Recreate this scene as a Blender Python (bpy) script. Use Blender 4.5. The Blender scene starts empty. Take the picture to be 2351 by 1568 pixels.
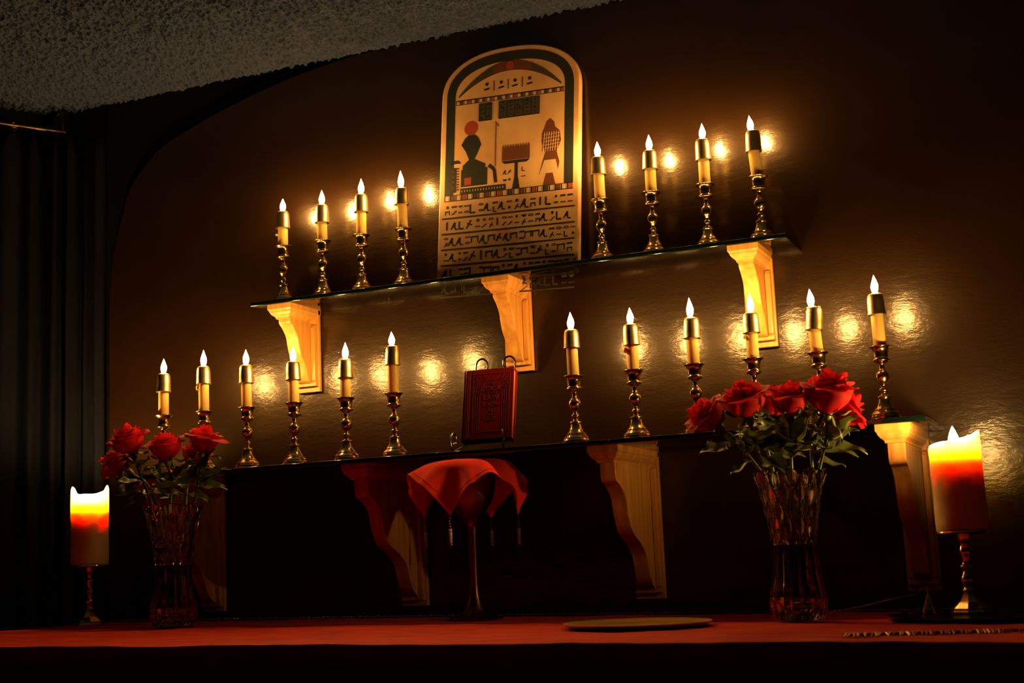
import bpy, bmesh, math, random
from mathutils import Vector, Matrix, noise
random.seed(7)
PI = math.pi
sc = bpy.context.scene
C = sc.collection

# ------------------------------------------------------------------ camera
cam_d = bpy.data.cameras.new('camera')
cam = bpy.data.objects.new('camera', cam_d)
C.objects.link(cam)
cam_d.sensor_width = 36.0
cam_d.sensor_fit = 'HORIZONTAL'
cam_d.lens = 48.824
cam_d.clip_start = 0.05
cam_d.clip_end = 30
M = Matrix(((0.91766477, 0.09942223, 0.38471626, 0.0),
            (0.39512411, -0.12585752, -0.90996529, -2.5),
            (-0.04205134, 0.98705375, -0.15477913, 1.056),
            (0, 0, 0, 1)))
cam.matrix_world = M
cam_d.dof.use_dof = True
cam_d.dof.focus_distance = 2.6
cam_d.dof.aperture_fstop = 8.0
sc.camera = cam

# ------------------------------------------------------------------ world, exposure
world = bpy.data.worlds.new('world')
sc.world = world
world.use_nodes = True
bg = world.node_tree.nodes['Background']
bg.inputs['Color'].default_value = (0.45, 0.6, 1.0, 1)
bg.inputs['Strength'].default_value = 0.0012
sc.view_settings.view_transform = 'Standard'
sc.view_settings.look = 'None'
sc.view_settings.gamma = 1.0
sc.view_settings.use_curve_mapping = False
sc.view_settings.exposure = 0.0
FLAME = 560.0            # radiance of the candle flames, the light of the room
PILLAR_FLAME = 6000.0
cy = sc.cycles
cy.max_bounces = 10
cy.diffuse_bounces = 4
cy.glossy_bounces = 5
cy.transmission_bounces = 10
cy.transparent_max_bounces = 16
cy.sample_clamp_indirect = 4.0
cy.caustics_reflective = False
cy.caustics_refractive = False
cy.use_light_tree = True
cy.use_denoising = True

# ------------------------------------------------------------------ materials
MATS = {}

def mat(name, color=(0.5, 0.5, 0.5), rough=0.5, metal=0.0, **kw):
    if name in MATS:
        return MATS[name]
    m = bpy.data.materials.new(name)
    m.use_nodes = True
    nt = m.node_tree
    b = nt.nodes['Principled BSDF']
    b.inputs['Base Color'].default_value = (*color, 1)
    b.inputs['Roughness'].default_value = rough
    b.inputs['Metallic'].default_value = metal
    for k, v in kw.items():
        b.inputs[k].default_value = v
    MATS[name] = m
    return m

def nodes(m):
    nt = m.node_tree
    return nt, nt.nodes['Principled BSDF']

def add_noise_color(m, c1, c2, scale=(10, 10, 10), detail=6, lo=0.35, hi=0.65, rot=(0, 0, 0)):
    nt, b = nodes(m)
    tc = nt.nodes.new('ShaderNodeTexCoord')
    mp = nt.nodes.new('ShaderNodeMapping')
    mp.inputs['Scale'].default_value = scale
    mp.inputs['Rotation'].default_value = rot
    n = nt.nodes.new('ShaderNodeTexNoise')
    n.inputs['Scale'].default_value = 1.0
    n.inputs['Detail'].default_value = detail
    r = nt.nodes.new('ShaderNodeValToRGB')
    r.color_ramp.elements[0].position = lo
    r.color_ramp.elements[1].position = hi
    r.color_ramp.elements[0].color = (*c1, 1)
    r.color_ramp.elements[1].color = (*c2, 1)
    nt.links.new(tc.outputs['Object'], mp.inputs['Vector'])
    nt.links.new(mp.outputs['Vector'], n.inputs['Vector'])
    nt.links.new(n.outputs['Fac'], r.inputs['Fac'])
    nt.links.new(r.outputs['Color'], b.inputs['Base Color'])
    return n, mp

def add_bump(m, scale=(10, 10, 10), strength=0.3, dist=0.002, detail=4, kind='noise'):
    nt, b = nodes(m)
    tc = nt.nodes.new('ShaderNodeTexCoord')
    mp = nt.nodes.new('ShaderNodeMapping')
    mp.inputs['Scale'].default_value = scale
    if kind == 'noise':
        n = nt.nodes.new('ShaderNodeTexNoise')
        n.inputs['Scale'].default_value = 1.0
        n.inputs['Detail'].default_value = detail
        out = n.outputs['Fac']
    else:
        n = nt.nodes.new('ShaderNodeTexVoronoi')
        n.inputs['Scale'].default_value = 1.0
        out = n.outputs['Distance']
    bp = nt.nodes.new('ShaderNodeBump')
    bp.inputs['Strength'].default_value = strength
    bp.inputs['Distance'].default_value = dist
    nt.links.new(tc.outputs['Object'], mp.inputs['Vector'])
    nt.links.new(mp.outputs['Vector'], n.inputs['Vector'])
    nt.links.new(out, bp.inputs['Height'])
    prev = b.inputs['Normal'].links
    if prev:
        nt.links.new(prev[0].from_socket, bp.inputs['Normal'])
    nt.links.new(bp.outputs['Normal'], b.inputs['Normal'])
    return bp

wall_m = mat('brown_gloss_paint', (0.034, 0.0145, 0.0035), 1.0)
nodes(wall_m)[1].inputs['Specular IOR Level'].default_value = 0.0
add_noise_color(wall_m, (0.0115, 0.0052, 0.0018), (0.017, 0.0075, 0.0026), (3, 3, 5), 5)
add_bump(wall_m, (9, 9, 16), 0.35, 0.004, 3)
add_bump(wall_m, (50, 50, 110), 0.4, 0.0010, 4)
add_bump(wall_m, (160, 160, 420), 0.45, 0.0005, 4)
def layer_gloss(m, rough, col, ior, dist='BECKMANN'):
    """a varnish layer over whatever the surface already has"""
    nt, b = nodes(m)
    o = [n for n in nt.nodes if n.type == 'OUTPUT_MATERIAL'][0]
    prev = o.inputs['Surface'].links[0].from_socket
    g = nt.nodes.new('ShaderNodeBsdfGlossy'); g.distribution = dist
    g.inputs['Roughness'].default_value = rough
    g.inputs['Color'].default_value = (*col, 1)
    f = nt.nodes.new('ShaderNodeFresnel'); f.inputs['IOR'].default_value = ior
    if b.inputs['Normal'].links:
        src = b.inputs['Normal'].links[0].from_socket
        nt.links.new(src, g.inputs['Normal']); nt.links.new(src, f.inputs['Normal'])
    mx = nt.nodes.new('ShaderNodeMixShader')
    nt.links.new(f.outputs[0], mx.inputs[0]); nt.links.new(prev, mx.inputs[1]); nt.links.new(g.outputs[0], mx.inputs[2])
    nt.links.new(mx.outputs[0], o.inputs['Surface'])
layer_gloss(wall_m, 0.46, (1.0, 0.80, 0.55), 1.24)
layer_gloss(wall_m, 0.185, (1.0, 1.0, 1.0), 1.52, 'GGX')
dark_wall_m = mat('black_matt', (0.003, 0.0028, 0.003), 0.85)  # flat near-black for the rear and side walls
nodes(dark_wall_m)[1].inputs['Specular IOR Level'].default_value = 0.05
ceil_m = mat('popcorn_ceiling', (0.038, 0.055, 0.12), 0.9)
nodes(ceil_m)[1].inputs['Specular IOR Level'].default_value = 0.05
curtain_m = mat('dark_curtain', (0.0018, 0.0024, 0.006), 0.9)
nodes(curtain_m)[1].inputs['Specular IOR Level'].default_value = 0.05
floor_m = mat('dark_floor', (0.03, 0.022, 0.018), 0.7)
brass_m = mat('polished_brass', (0.95, 0.70, 0.30), 0.17, 1.0)
add_bump(brass_m, (60, 60, 60), 0.12, 0.0008, 3)
brass_old_m = mat('satin_brass', (0.80, 0.60, 0.26), 0.36, 1.0)
add_bump(brass_old_m, (200, 200, 30), 0.2, 0.0004, 3)
wax_m = mat('taper_wax', (1.0, 0.72, 0.22), 0.45)
nodes(wax_m)[1].inputs['Subsurface Weight'].default_value = 0.6
nodes(wax_m)[1].inputs['Subsurface Radius'].default_value = (1.0, 0.5, 0.15)
nodes(wax_m)[1].inputs['Subsurface Scale'].default_value = 0.012
pillar_m = mat('pillar_wax', (0.96, 0.76, 0.40), 0.45)
nodes(pillar_m)[1].inputs['Subsurface Weight'].default_value = 1.0
nodes(pillar_m)[1].inputs['Subsurface Radius'].default_value = (1.0, 0.68, 0.50)
nodes(pillar_m)[1].inputs['Subsurface Scale'].default_value = 0.019
wick_m = mat('burnt_wick', (0.02, 0.015, 0.012), 0.9)

def emission(name, col, strength):
    m = bpy.data.materials.new(name)
    m.use_nodes = True
    nt = m.node_tree
    nt.nodes.clear()
    o = nt.nodes.new('ShaderNodeOutputMaterial')
    e = nt.nodes.new('ShaderNodeEmission')
    e.inputs['Color'].default_value = (*col, 1)
    e.inputs['Strength'].default_value = strength
    nt.links.new(e.outputs[0], o.inputs['Surface'])
    return m
flame_m = emission('candle_flame', (1.0, 0.49, 0.12), FLAME)
pflame_m = emission('pillar_flame', (1.0, 0.52, 0.14), PILLAR_FLAME)
pflame2_m = emission('pillar_flame_tall', (1.0, 0.52, 0.14), PILLAR_FLAME * 0.24)

wood_m = mat('honey_maple', (0.5, 0.3, 0.12), 0.33)
add_noise_color(wood_m, (0.44, 0.200, 0.042), (0.70, 0.375, 0.095), (90, 90, 9), 6, 0.3, 0.72)
add_bump(wood_m, (250, 250, 20), 0.12, 0.0005, 3)

def shelf_glass(name, tint):
    m = bpy.data.materials.new(name)
    m.use_nodes = True
    nt = m.node_tree
    nt.nodes.clear()
    o = nt.nodes.new('ShaderNodeOutputMaterial')
    t = nt.nodes.new('ShaderNodeBsdfTransparent')
    t.inputs['Color'].default_value = (*tint, 1)
    g = nt.nodes.new('ShaderNodeBsdfGlossy')
    g.inputs['Roughness'].default_value = 0.02
    f = nt.nodes.new('ShaderNodeFresnel')
    f.inputs['IOR'].default_value = 1.45
    mx = nt.nodes.new('ShaderNodeMixShader')
    nt.links.new(f.outputs[0], mx.inputs[0])
    nt.links.new(t.outputs[0], mx.inputs[1])
    nt.links.new(g.outputs[0], mx.inputs[2])
    nt.links.new(mx.outputs[0], o.inputs['Surface'])
    return m
glass_m = shelf_glass('clear_shelf_glass', (0.80, 0.87, 0.82))
glass2_m = shelf_glass('grey_shelf_glass', (0.44, 0.49, 0.46))
edge_m = mat('green_glass_edge', (0.0010, 0.0042, 0.0034), 0.12)
nodes(edge_m)[1].inputs['Coat Weight'].default_value = 1.0
nodes(edge_m)[1].inputs['Coat Roughness'].default_value = 0.04
add_bump(edge_m, (30, 200, 700), 0.35, 0.0004, 2)
crystal_m = mat('cut_crystal', (0.96, 0.97, 0.97), 0.0)
nodes(crystal_m)[1].inputs['Transmission Weight'].default_value = 1.0
nodes(crystal_m)[1].inputs['IOR'].default_value = 1.54
water_m = mat('water', (0.95, 0.97, 0.95), 0.0)
nodes(water_m)[1].inputs['Transmission Weight'].default_value = 1.0
nodes(water_m)[1].inputs['IOR'].default_value = 1.33
cloth_m = mat('red_velvet_cloth', (0.8, 0.04, 0.01), 0.85)
nodes(cloth_m)[1].inputs['Sheen Weight'].default_value = 0.3
nodes(cloth_m)[1].inputs['Sheen Tint'].default_value = (1.0, 0.15, 0.05, 1)
add_noise_color(cloth_m, (0.60, 0.012, 0.004), (0.92, 0.036, 0.008), (14, 50, 14), 5)
add_bump(cloth_m, (25, 60, 25), 0.7, 0.004, 5)
veil_m = mat('red_felt_veil', (0.95, 0.030, 0.008), 0.9)
add_bump(veil_m, (900, 900, 900), 0.25, 0.0006, 2)
black_m = mat('black_lacquer', (0.012, 0.011, 0.011), 0.12)
altar_m = mat('dark_altar_wood', (0.014, 0.010, 0.008), 0.55)
iron_m = mat('dark_iron', (0.16, 0.13, 0.11), 0.26, 1.0)
book_m = mat('red_leather', (0.24, 0.006, 0.006), 0.26)
letter_m = mat('embossed_red_glints', (0.50, 0.10, 0.07), 0.22, 0.5)  # glints on the relief put into a paler red than the cover
page_m = mat('gilt_page_edge', (0.75, 0.22, 0.08), 0.45)
petal_m = mat('rose_petal', (0.45, 0.006, 0.006), 0.7)
nodes(petal_m)[1].inputs['Specular IOR Level'].default_value = 0.15
add_noise_color(petal_m, (0.36, 0.004, 0.004), (0.58, 0.008, 0.007), (40, 40, 20), 3)
def add_translucency(m, col, fac):
    nt, b = nodes(m)
    o = [n for n in nt.nodes if n.type == 'OUTPUT_MATERIAL'][0]
    t = nt.nodes.new('ShaderNodeBsdfTranslucent')
    t.inputs['Color'].default_value = (*col, 1)
    mx = nt.nodes.new('ShaderNodeMixShader')
    mx.inputs[0].default_value = fac
    nt.links.new(b.outputs[0], mx.inputs[1])
    nt.links.new(t.outputs[0], mx.inputs[2])
    nt.links.new(mx.outputs[0], o.inputs['Surface'])
add_translucency(petal_m, (0.75, 0.015, 0.010), 0.35)
add_translucency(veil_m, (0.6, 0.02, 0.01), 0.12)
leaf_m = mat('rose_leaf', (0.055, 0.085, 0.020), 0.38)
add_noise_color(leaf_m, (0.025, 0.046, 0.012), (0.060, 0.085, 0.022), (40, 40, 40), 4)
add_translucency(leaf_m, (0.10, 0.16, 0.02), 0.2)
stem_m = mat('rose_stem', (0.10, 0.14, 0.035), 0.4)
bronze_m = mat('dark_bronze', (0.22, 0.12, 0.06), 0.34, 1.0)
bead_m = mat('silver_beads', (0.62, 0.57, 0.50), 0.25, 1.0)
gold_thread_m = mat('gold_thread', (0.60, 0.38, 0.16), 0.4, 1.0)
tan_m = mat('tan_painted_board', (0.52, 0.34, 0.17), 0.42)
add_noise_color(tan_m, (0.58, 0.33, 0.14), (0.80, 0.53, 0.27), (11, 11, 11), 6, 0.3, 0.7)
ink_m = mat('black_green_paint', (0.022, 0.026, 0.018), 0.45)
slate_m = mat('slate_paint', (0.060, 0.055, 0.040), 0.45)
redp_m = mat('brick_red_paint', (0.36, 0.060, 0.030), 0.45)
brown_m = mat('brown_paint', (0.15, 0.050, 0.022), 0.45)
cream_m = mat('cream_paint', (0.62, 0.46, 0.25), 0.45)
tray_m = black_m
rod_m = mat('curtain_rod_metal', (0.20, 0.15, 0.11), 0.35, 1.0)

# ------------------------------------------------------------------ mesh helpers
class MB:
    def __init__(self):
        self.v = []; self.f = []; self.mi = []; self.cur = 0
    def add(self, vs, fs):
        o = len(self.v)
        self.v += [tuple(p) for p in vs]
        for f in fs:
            self.f.append(tuple(i + o for i in f)); self.mi.append(self.cur)
    def box(self, c, s, rot=None):
        x, y, z = s[0] / 2, s[1] / 2, s[2] / 2
        vs = [Vector((a * x, b * y, d * z)) for a in (-1, 1) for b in (-1, 1) for d in (-1, 1)]
        if rot: vs = [rot @ v for v in vs]
        vs = [v + Vector(c) for v in vs]
        self.add(vs, [(0, 1, 3, 2), (4, 6, 7, 5), (0, 4, 5, 1), (2, 3, 7, 6), (0, 2, 6, 4), (1, 5, 7, 3)])
    def lathe(self, prof, n=32, c=(0, 0, 0), mod=None, cap=True, ax=None):
        vs = []; fs = []
        for i, (r, z) in enumerate(prof):
            for k in range(n):
                a = 2 * PI * k / n
                rr, zz = (r, z) if mod is None else mod(r, z, a, i)
                vs.append(Vector((rr * math.cos(a), rr * math.sin(a), zz)))
        for i in range(len(prof) - 1):
            for k in range(n):
                k2 = (k + 1) % n
                fs.append((i * n + k, i * n + k2, (i + 1) * n + k2, (i + 1) * n + k))
        if cap:
            fs.append(tuple(range(n))[::-1])
            fs.append(tuple((len(prof) - 1) * n + k for k in range(n)))
        if ax: vs = [ax @ v for v in vs]
        self.add([v + Vector(c) for v in vs], fs)
    def tube(self, pts, r, n=10, closed=False):
        pts = [Vector(p) for p in pts]
        m = len(pts)
        rs = r if isinstance(r, (list, tuple)) else [r] * m
        vs = []; fs = []
        t0 = (pts[1] - pts[0]).normalized()
        up = Vector((0, 0, 1)) if abs(t0.z) < 0.9 else Vector((1, 0, 0))
        nrm = t0.cross(up).normalized()
        for i in range(m):
            if closed: t = (pts[(i + 1) % m] - pts[i - 1]).normalized()
            elif i == 0: t = t0
            elif i == m - 1: t = (pts[-1] - pts[-2]).normalized()
            else: t = (pts[i + 1] - pts[i - 1]).normalized()
            nrm = (nrm - t * nrm.dot(t)).normalized()
            b = t.cross(nrm)
            for k in range(n):
                a = 2 * PI * k / n
                vs.append(pts[i] + (nrm * math.cos(a) + b * math.sin(a)) * rs[i])
        for i in range(m if closed else m - 1):
            j = (i + 1) % m
            for k in range(n):
                k2 = (k + 1) % n
                fs.append((i * n + k, i * n + k2, j * n + k2, j * n + k))
        if not closed:
            fs.append(tuple(range(n))[::-1]); fs.append(tuple((m - 1) * n + k for k in range(n)))
        self.add(vs, fs)
    def prism(self, poly, x0, x1):
        """poly = [(y, z)...] extruded along x"""
        n = len(poly)
        vs = [(x0, y, z) for y, z in poly] + [(x1, y, z) for y, z in poly]
        fs = [tuple(range(n)), tuple(range(n, 2 * n))[::-1]]
        for i in range(n):
            j = (i + 1) % n
            fs.append((i, i + n, j + n, j))
        self.add(vs, fs)
    def plate(self, poly, y0, y1):
        """poly = [(x, z)...] extruded along y"""
        n = len(poly)
        vs = [(x, y0, z) for x, z in poly] + [(x, y1, z) for x, z in poly]
        fs = [tuple(range(n)), tuple(range(n, 2 * n))[::-1]]
        for i in range(n):
            j = (i + 1) % n
            fs.append((i, i + n, j + n, j))
        self.add(vs, fs)
    def sphere(self, c, r, n=8, m=6, s=(1, 1, 1)):
        prof = [(max(1e-5, r * math.sin(PI * i / m)), -r * math.cos(PI * i / m)) for i in range(m + 1)]
        vs = []; fs = []
        for (rr, z) in prof:
            for k in range(n):
                a = 2 * PI * k / n
                vs.append((c[0] + rr * math.cos(a) * s[0], c[1] + rr * math.sin(a) * s[1], c[2] + z * s[2]))
        for i in range(m):
            for k in range(n):
                k2 = (k + 1) % n
                fs.append((i * n + k, i * n + k2, (i + 1) * n + k2, (i + 1) * n + k))
        self.add(vs, fs)
    def grid(self, fn, nu, nv):
        vs = [fn(i / nu, j / nv) for j in range(nv + 1) for i in range(nu + 1)]
        fs = [(j * (nu + 1) + i, j * (nu + 1) + i + 1, (j + 1) * (nu + 1) + i + 1, (j + 1) * (nu + 1) + i)
              for j in range(nv) for i in range(nu)]
        self.add(vs, fs)
    def build(self, name, m, parent=None, smooth=True, bevel=0, loc=None, angle=40, recalc=True):
        me = bpy.data.meshes.new(name)
        me.from_pydata(self.v, [], self.f)
        ms = m if isinstance(m, (list, tuple)) else [m]
        for q in ms: me.materials.append(q)
        me.polygons.foreach_set('material_index', self.mi)
        if recalc:
            bm = bmesh.new(); bm.from_mesh(me)
            bmesh.ops.remove_doubles(bm, verts=bm.verts, dist=1e-6)
            bmesh.ops.recalc_face_normals(bm, faces=bm.faces)
            bm.to_mesh(me); bm.free()
        if smooth:
            me.polygons.foreach_set('use_smooth', [True] * len(me.polygons))
            try: me.set_sharp_from_angle(angle=math.radians(angle))
            except Exception: pass
        me.update()
        o = bpy.data.objects.new(name, me)
        C.objects.link(o)
        if parent: o.parent = parent
        if loc: o.location = loc
        if bevel:
            b = o.modifiers.new('bevel', 'BEVEL'); b.width = bevel; b.segments = 2
            b.limit_method = 'ANGLE'; b.angle_limit = math.radians(35)
        return o

def tag(o, label=None, cat=None, group=None, kind=None):
    if label: o['label'] = label
    if cat: o['category'] = cat
    if group: o['group'] = group
    if kind: o['kind'] = kind
    return o

def empty(name, loc, label, cat, group=None, rz=0.0):
    o = bpy.data.objects.new(name, None); C.objects.link(o)
    o.empty_display_size = 0.02
    o.location = loc; o.rotation_euler = (0, 0, rz)
    return tag(o, label, cat, group)

def copy_tree(o, parent=None):
    kids = list(o.children)
    c = o.copy(); C.objects.link(c)
    c.parent = parent
    for ch in kids: copy_tree(ch, c)
    return c

def smooth_pts(pts, n=8):
    P = [Vector(p) for p in pts]
    out = []
    for i in range(len(P) - 1):
        p0 = P[max(i - 1, 0)]; p1 = P[i]; p2 = P[i + 1]; p3 = P[min(i + 2, len(P) - 1)]
        for k in range(n):
            t = k / n
            out.append(0.5 * ((2 * p1) + (-p0 + p2) * t + (2 * p0 - 5 * p1 + 4 * p2 - p3) * t * t + (-p0 + 3 * p1 - 3 * p2 + p3) * t ** 3))
    out.append(P[-1])
    return out

def smooth_prof(prof, n=5):
    return [(max(v.x, 1e-5), v.y) for v in smooth_pts([(a, b, 0) for a, b in prof], n)]

CEIL = 2.141
def table_z(x): return 0.9407 - 0.0098 * x      # the altar top is not quite level

# ------------------------------------------------------------------ room
def room():
    w = MB()
    w.box((-0.9, 0.06, 1.35), (6.2, 0.10, 2.8))
    tag(w.build('wall_rear', dark_wall_m, smooth=False), 'black wall around the brown wall panel', kind='structure')
    # brown glossy altar wall with a rounded upper left shoulder
    arc = [(-2.046, 0.0), (-2.046, 1.35), (-2.043, 1.72), (-2.006, 1.884), (-1.978, 1.945), (-1.905, 2.010),
           (-1.818, 2.046), (-1.73, 2.074), (-1.577, 2.112), (-1.41, 2.136), (-1.30, 2.1405)]
    pts = smooth_pts([(a, b, 0) for a, b in arc], 5)
    poly = [(p.x, min(p.y, 2.1405)) for p in pts] + [(2.1, 2.1405), (2.1, 0.0)]
    w = MB(); w.plate(poly, 0.0, 0.0098)
    tag(w.build('wall_back', wall_m, smooth=False, bevel=0.002), 'glossy dark brown altar wall with rounded shoulder', kind='structure')
    # ceiling with popcorn relief over the part in view
    w = MB()
    w.add([(-5, -5.2, CEIL + .012), (2.2, -5.2, CEIL + .012), (2.2, 0.01, CEIL + .012), (-5, 0.01, CEIL + .012)], [(0, 1, 2, 3)])
    w.add([(-5, -5.2, CEIL + .06), (2.2, -5.2, CEIL + .06), (2.2, 0.11, CEIL + .06), (-5, 0.11, CEIL + .06)], [(0, 3, 2, 1)])
    x0, x1, y0, y1 = -3.1, 0.3, -1.6, 0.0
    nx, ny = 1240, 580
    def fn(u, v):
        x = x0 + (x1 - x0) * u; y = y0 + (y1 - y0) * v
        h = noise.noise((x * 115, y * 115, 0.3)) + 0.7 * noise.noise((x * 240, y * 240, 4.1))
        h = max(h, -0.2)
        return (x, y, CEIL - 0.0085 * h)
    w.grid(fn, nx, ny)
    tag(w.build('ceiling', ceil_m, smooth=False, recalc=False), 'textured popcorn ceiling', kind='structure')
    w = MB(); w.box((-1.4, -2.55, -0.05), (7.2, 5.4, 0.1))
    tag(w.build('floor', floor_m, smooth=False), 'dark floor', kind='structure')
    # side wall behind the curtain, running obliquely toward the camera
    w = MB()
    a = Vector((-2.20, 0.01, 0)); d = Vector((-0.53, -0.85, 0)).normalized(); nn = Vector((-0.85, 0.53, 0)).normalized()
    p = [a, a + d * 4.2, a + d * 4.2 + nn * .1, a + nn * .1]
    vs = [(q.x, q.y, 0.0) for q in p] + [(q.x, q.y, CEIL + 0.012) for q in p]
    w.add(vs, [(0, 1, 2, 3), (7, 6, 5, 4), (0, 4, 5, 1), (1, 5, 6, 2), (2, 6, 7, 3), (3, 7, 4, 0)])
    tag(w.build('wall_left', dark_wall_m, smooth=False), 'dark side wall behind the curtain', kind='structure')
room()

def curtain():
    path = smooth_pts([(-2.62, -0.78, 0), (-2.40, -0.42, 0), (-2.24, -0.175, 0), (-2.165, -0.075, 0), (-2.10, -0.035, 0), (-2.036, -0.030, 0)], 26)
    L = len(path)
    w = MB()
    def fn(u, v):
        i = u * (L - 1); k = min(int(i), L - 2); p = path[k].lerp(path[k + 1], i - k)
        t = (path[k + 1] - path[k]).normalized(); nn = Vector((t.y, -t.x, 0))
        near = min(1.0, (1 - u) * 5 + 0.12)
        amp = 0.016 * near
        off = math.sin(u * 62) * amp + math.sin(u * 27 + v * 1.6) * amp * 0.7 + 0.005 * noise.noise((u * 9, v * 5, 1))
        z = 2.055 - (1 - v) * 1.6
        q = p + nn * off
        return (q.x, q.y, z)
    w.grid(fn, 220, 40)
    o = w.build('curtain', curtain_m, recalc=False)
    s = o.modifiers.new('thick', 'SOLIDIFY'); s.thickness = 0.0015; s.offset = 0
    tag(o, 'dark blue black curtain hanging in folds in the left corner', 'curtain')
    e = empty('curtain_rod', (-2.3, -0.24, 2.086), 'slim metal curtain rod below the ceiling at the upper left', 'curtain rod')
    w = MB()
    w.tube([(-0.42, -0.678, 0), (-0.0 + 0.139, 0.223, 0)], 0.0045, 10)
    w.build('rod', rod_m, e)
    w = MB(); w.box((0.135, 0.222, 0.028), (0.012, 0.02, 0.056)); w.build('bracket', iron_m, e, bevel=0.001)
    # ring clip
    base = Vector((-2.222, -0.118, 2.0855))
    e = empty('curtain_ring_clip', base, 'small brass curtain clip dangling from the rod', 'curtain clip')
    w = MB(); w.tube([(0.0, 0.0, 0.0065)] + [(0.006 * math.sin(a) * .53, 0.006 * math.sin(a) * .85, 0.006 * math.cos(a)) for a in [k * 2 * PI / 16 for k in range(1, 17)]], 0.0009, 6)
    w.build('ring', rod_m, e)
    w = MB(); w.tube([(-.004, -.006, -0.005), (0, 0, -0.017), (.004, .006, -0.005)], 0.0009, 6); w.build('wire', rod_m, e)
    w = MB(); w.box((0, 0, -0.032), (0.005, 0.006, 0.022)); w.build('clip', rod_m, e, bevel=0.0008)
curtain()

# ------------------------------------------------------------------ altar, cloth and trims
def altar():
    e = empty('altar_table', (-0.95, -0.40, 0.0), 'long dark wooden altar table against the brown wall', 'table')
    w = MB()
    x0, x1, yf, yb = -2.02, 0.75, -0.80, -0.006
    vs = []
    for x, y in ((x0, yf), (x1, yf), (x1, yb), (x0, yb)):
        for dz in (-0.046, -0.006):
            vs.append((x + 0.95, y + 0.40, table_z(x) + dz))
    w.add(vs, [(0, 2, 3, 1), (2, 4, 5, 3), (4, 6, 7, 5), (6, 0, 1, 7), (1, 3, 5, 7), (0, 6, 4, 2)])
    w.build('table_top', altar_m, e, smooth=False, bevel=0.003)
    w = MB(); w.box((0.315, 0.0, 0.466), (2.60, 0.70, 0.80)); w.build('cabinet', altar_m, e, smooth=False)
    # cloth: top skin with slight rumples and a drop over the front edge
    w = MB()
    bx0, bx1 = -2.00, 0.74
    nx = 420
    rows = []
    def back(x): return -0.086 - 0.03 * max(0, min(1, (x + 1.2) / 0.9))
    prof = []
    for j in range(0, 61): prof.append(('top', j / 60))
    for j in range(1, 26): prof.append(('drop', j / 25))
    def fn(u, v):
        k = int(round(v * (len(prof) - 1))); kind, t = prof[k]
        x = bx0 + (bx1 - bx0) * u
        fr = -0.806 + 0.008 * noise.noise((x * 5, 0, 0))
        if kind == 'top':
            y = back(x) + (fr - back(x)) * t
            h = 0.0022 * (1 + noise.noise((x * 6, y * 13, 0.7))) + 0.0012 * (1 + noise.noise((x * 22, y * 40, 3)))
            return (x, y, table_z(x) - 0.0040 + h * 0.9)
        fold = 0.010 * math.sin(x * 26 + 2 * noise.noise((x * 3, 0, 5))) * t
        return (x, fr - 0.004 - 0.006 * min(1, t * 6) + fold - 0.006, table_z(x) - 0.003 - 0.40 * t)
    w.grid(fn, nx, len(prof) - 1)
    o = w.build('altar_cloth', cloth_m, recalc=False)
    s = o.modifiers.new('thick', 'SOLIDIFY'); s.thickness = 0.001; s.offset = -1
    tag(o, 'deep red velvet cloth covering the altar table', 'tablecloth')
    # beaded silver edging along the back edge of the cloth
    w = MB()
    x = -1.99
    i = 0
    while x < -0.12:
        y = back(x) + 0.002 * math.sin(x * 60)
        w.sphere((x, y + random.uniform(-.001, .001), table_z(x) + 0.0038 + random.uniform(-.0007, .0007)), random.uniform(0.0013, 0.0021), 6, 4)
        x += 0.0036; i += 1
    t = w.build('bead_edging', bead_m, o); t['kind'] = 'stuff'
    # coarse gold fringe near the front right of the cloth
    w = MB()
    x = -0.315
    while x < 0.05:
        y = -0.735 + 0.33 * (x + 0.30)
        z = table_z(x) + 0.002
        w.tube([(x, y + 0.008, z), (x + random.uniform(-.002, .002), y, z + 0.003), (x + random.uniform(-.004, .004), y - 0.010, z - 0.0005)], random.uniform(0.0007, 0.0015), 5)
        x += random.uniform(0.003, 0.006)
    w.tube([(-0.32, -0.741, table_z(-.32) + .003), (-0.1, -0.668, table_z(-.1) + .003), (0.06, -0.615, table_z(.06) + .003)], 0.0022, 6)
    t = w.build('gold_fringe', gold_thread_m, o); t['kind'] = 'stuff'
altar()

# ------------------------------------------------------------------ glass shelves
def shelf(x0, x1, depth, z, th, label, gm):
    w = MB()
    xm, wd = (x0 + x1) / 2, x1 - x0
    ch = 0.0012
    # profile in (y, z); faces: material 0 clear, 1 edge
    R_ = 0.0024; K = 6
    prof = []
    for k in range(K + 1):                      # bottom front corner
        a = -PI / 2 - (PI / 2) * k / K
        prof.append((-depth + R_ + R_ * math.cos(a), z + R_ + R_ * math.sin(a)))
    for k in range(K + 1):                      # top front corner
        a = PI - (PI / 2) * k / K
        prof.append((-depth + R_ + R_ * math.cos(a), z + th - R_ + R_ * math.sin(a)))
    r2 = 0.0012
    prof += [(-0.0015 - r2, z + th), (-0.0015, z + th - r2), (-0.0015, z + r2), (-0.0015 - r2 * .3, z + r2 * .3), (-0.0015 - r2, z)]
    n = len(prof)
    w.v += [(x0, a, b) for a, b in prof] + [(x1, a, b) for a, b in prof]
    top_face = 2 * K + 1
    for k in range(n):
        k2 = (k + 1) % n
        w.f.append((k, k2, k2 + n, k + n)); w.mi.append(0 if k in (top_face, n - 1) else 1)
    w.f.append(tuple(range(n))); w.mi.append(1)
    w.f.append(tuple(range(n, 2 * n))); w.mi.append(0)
    o = w.build('glass_shelf', [gm, edge_m], smooth=True, angle=32)
    tag(o, label, 'shelf', 'glass shelves on the brown wall')
US_Z, US_T, LS_Z, LS_T = 1.5910, 0.0088, 1.2430, 0.0088
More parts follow.
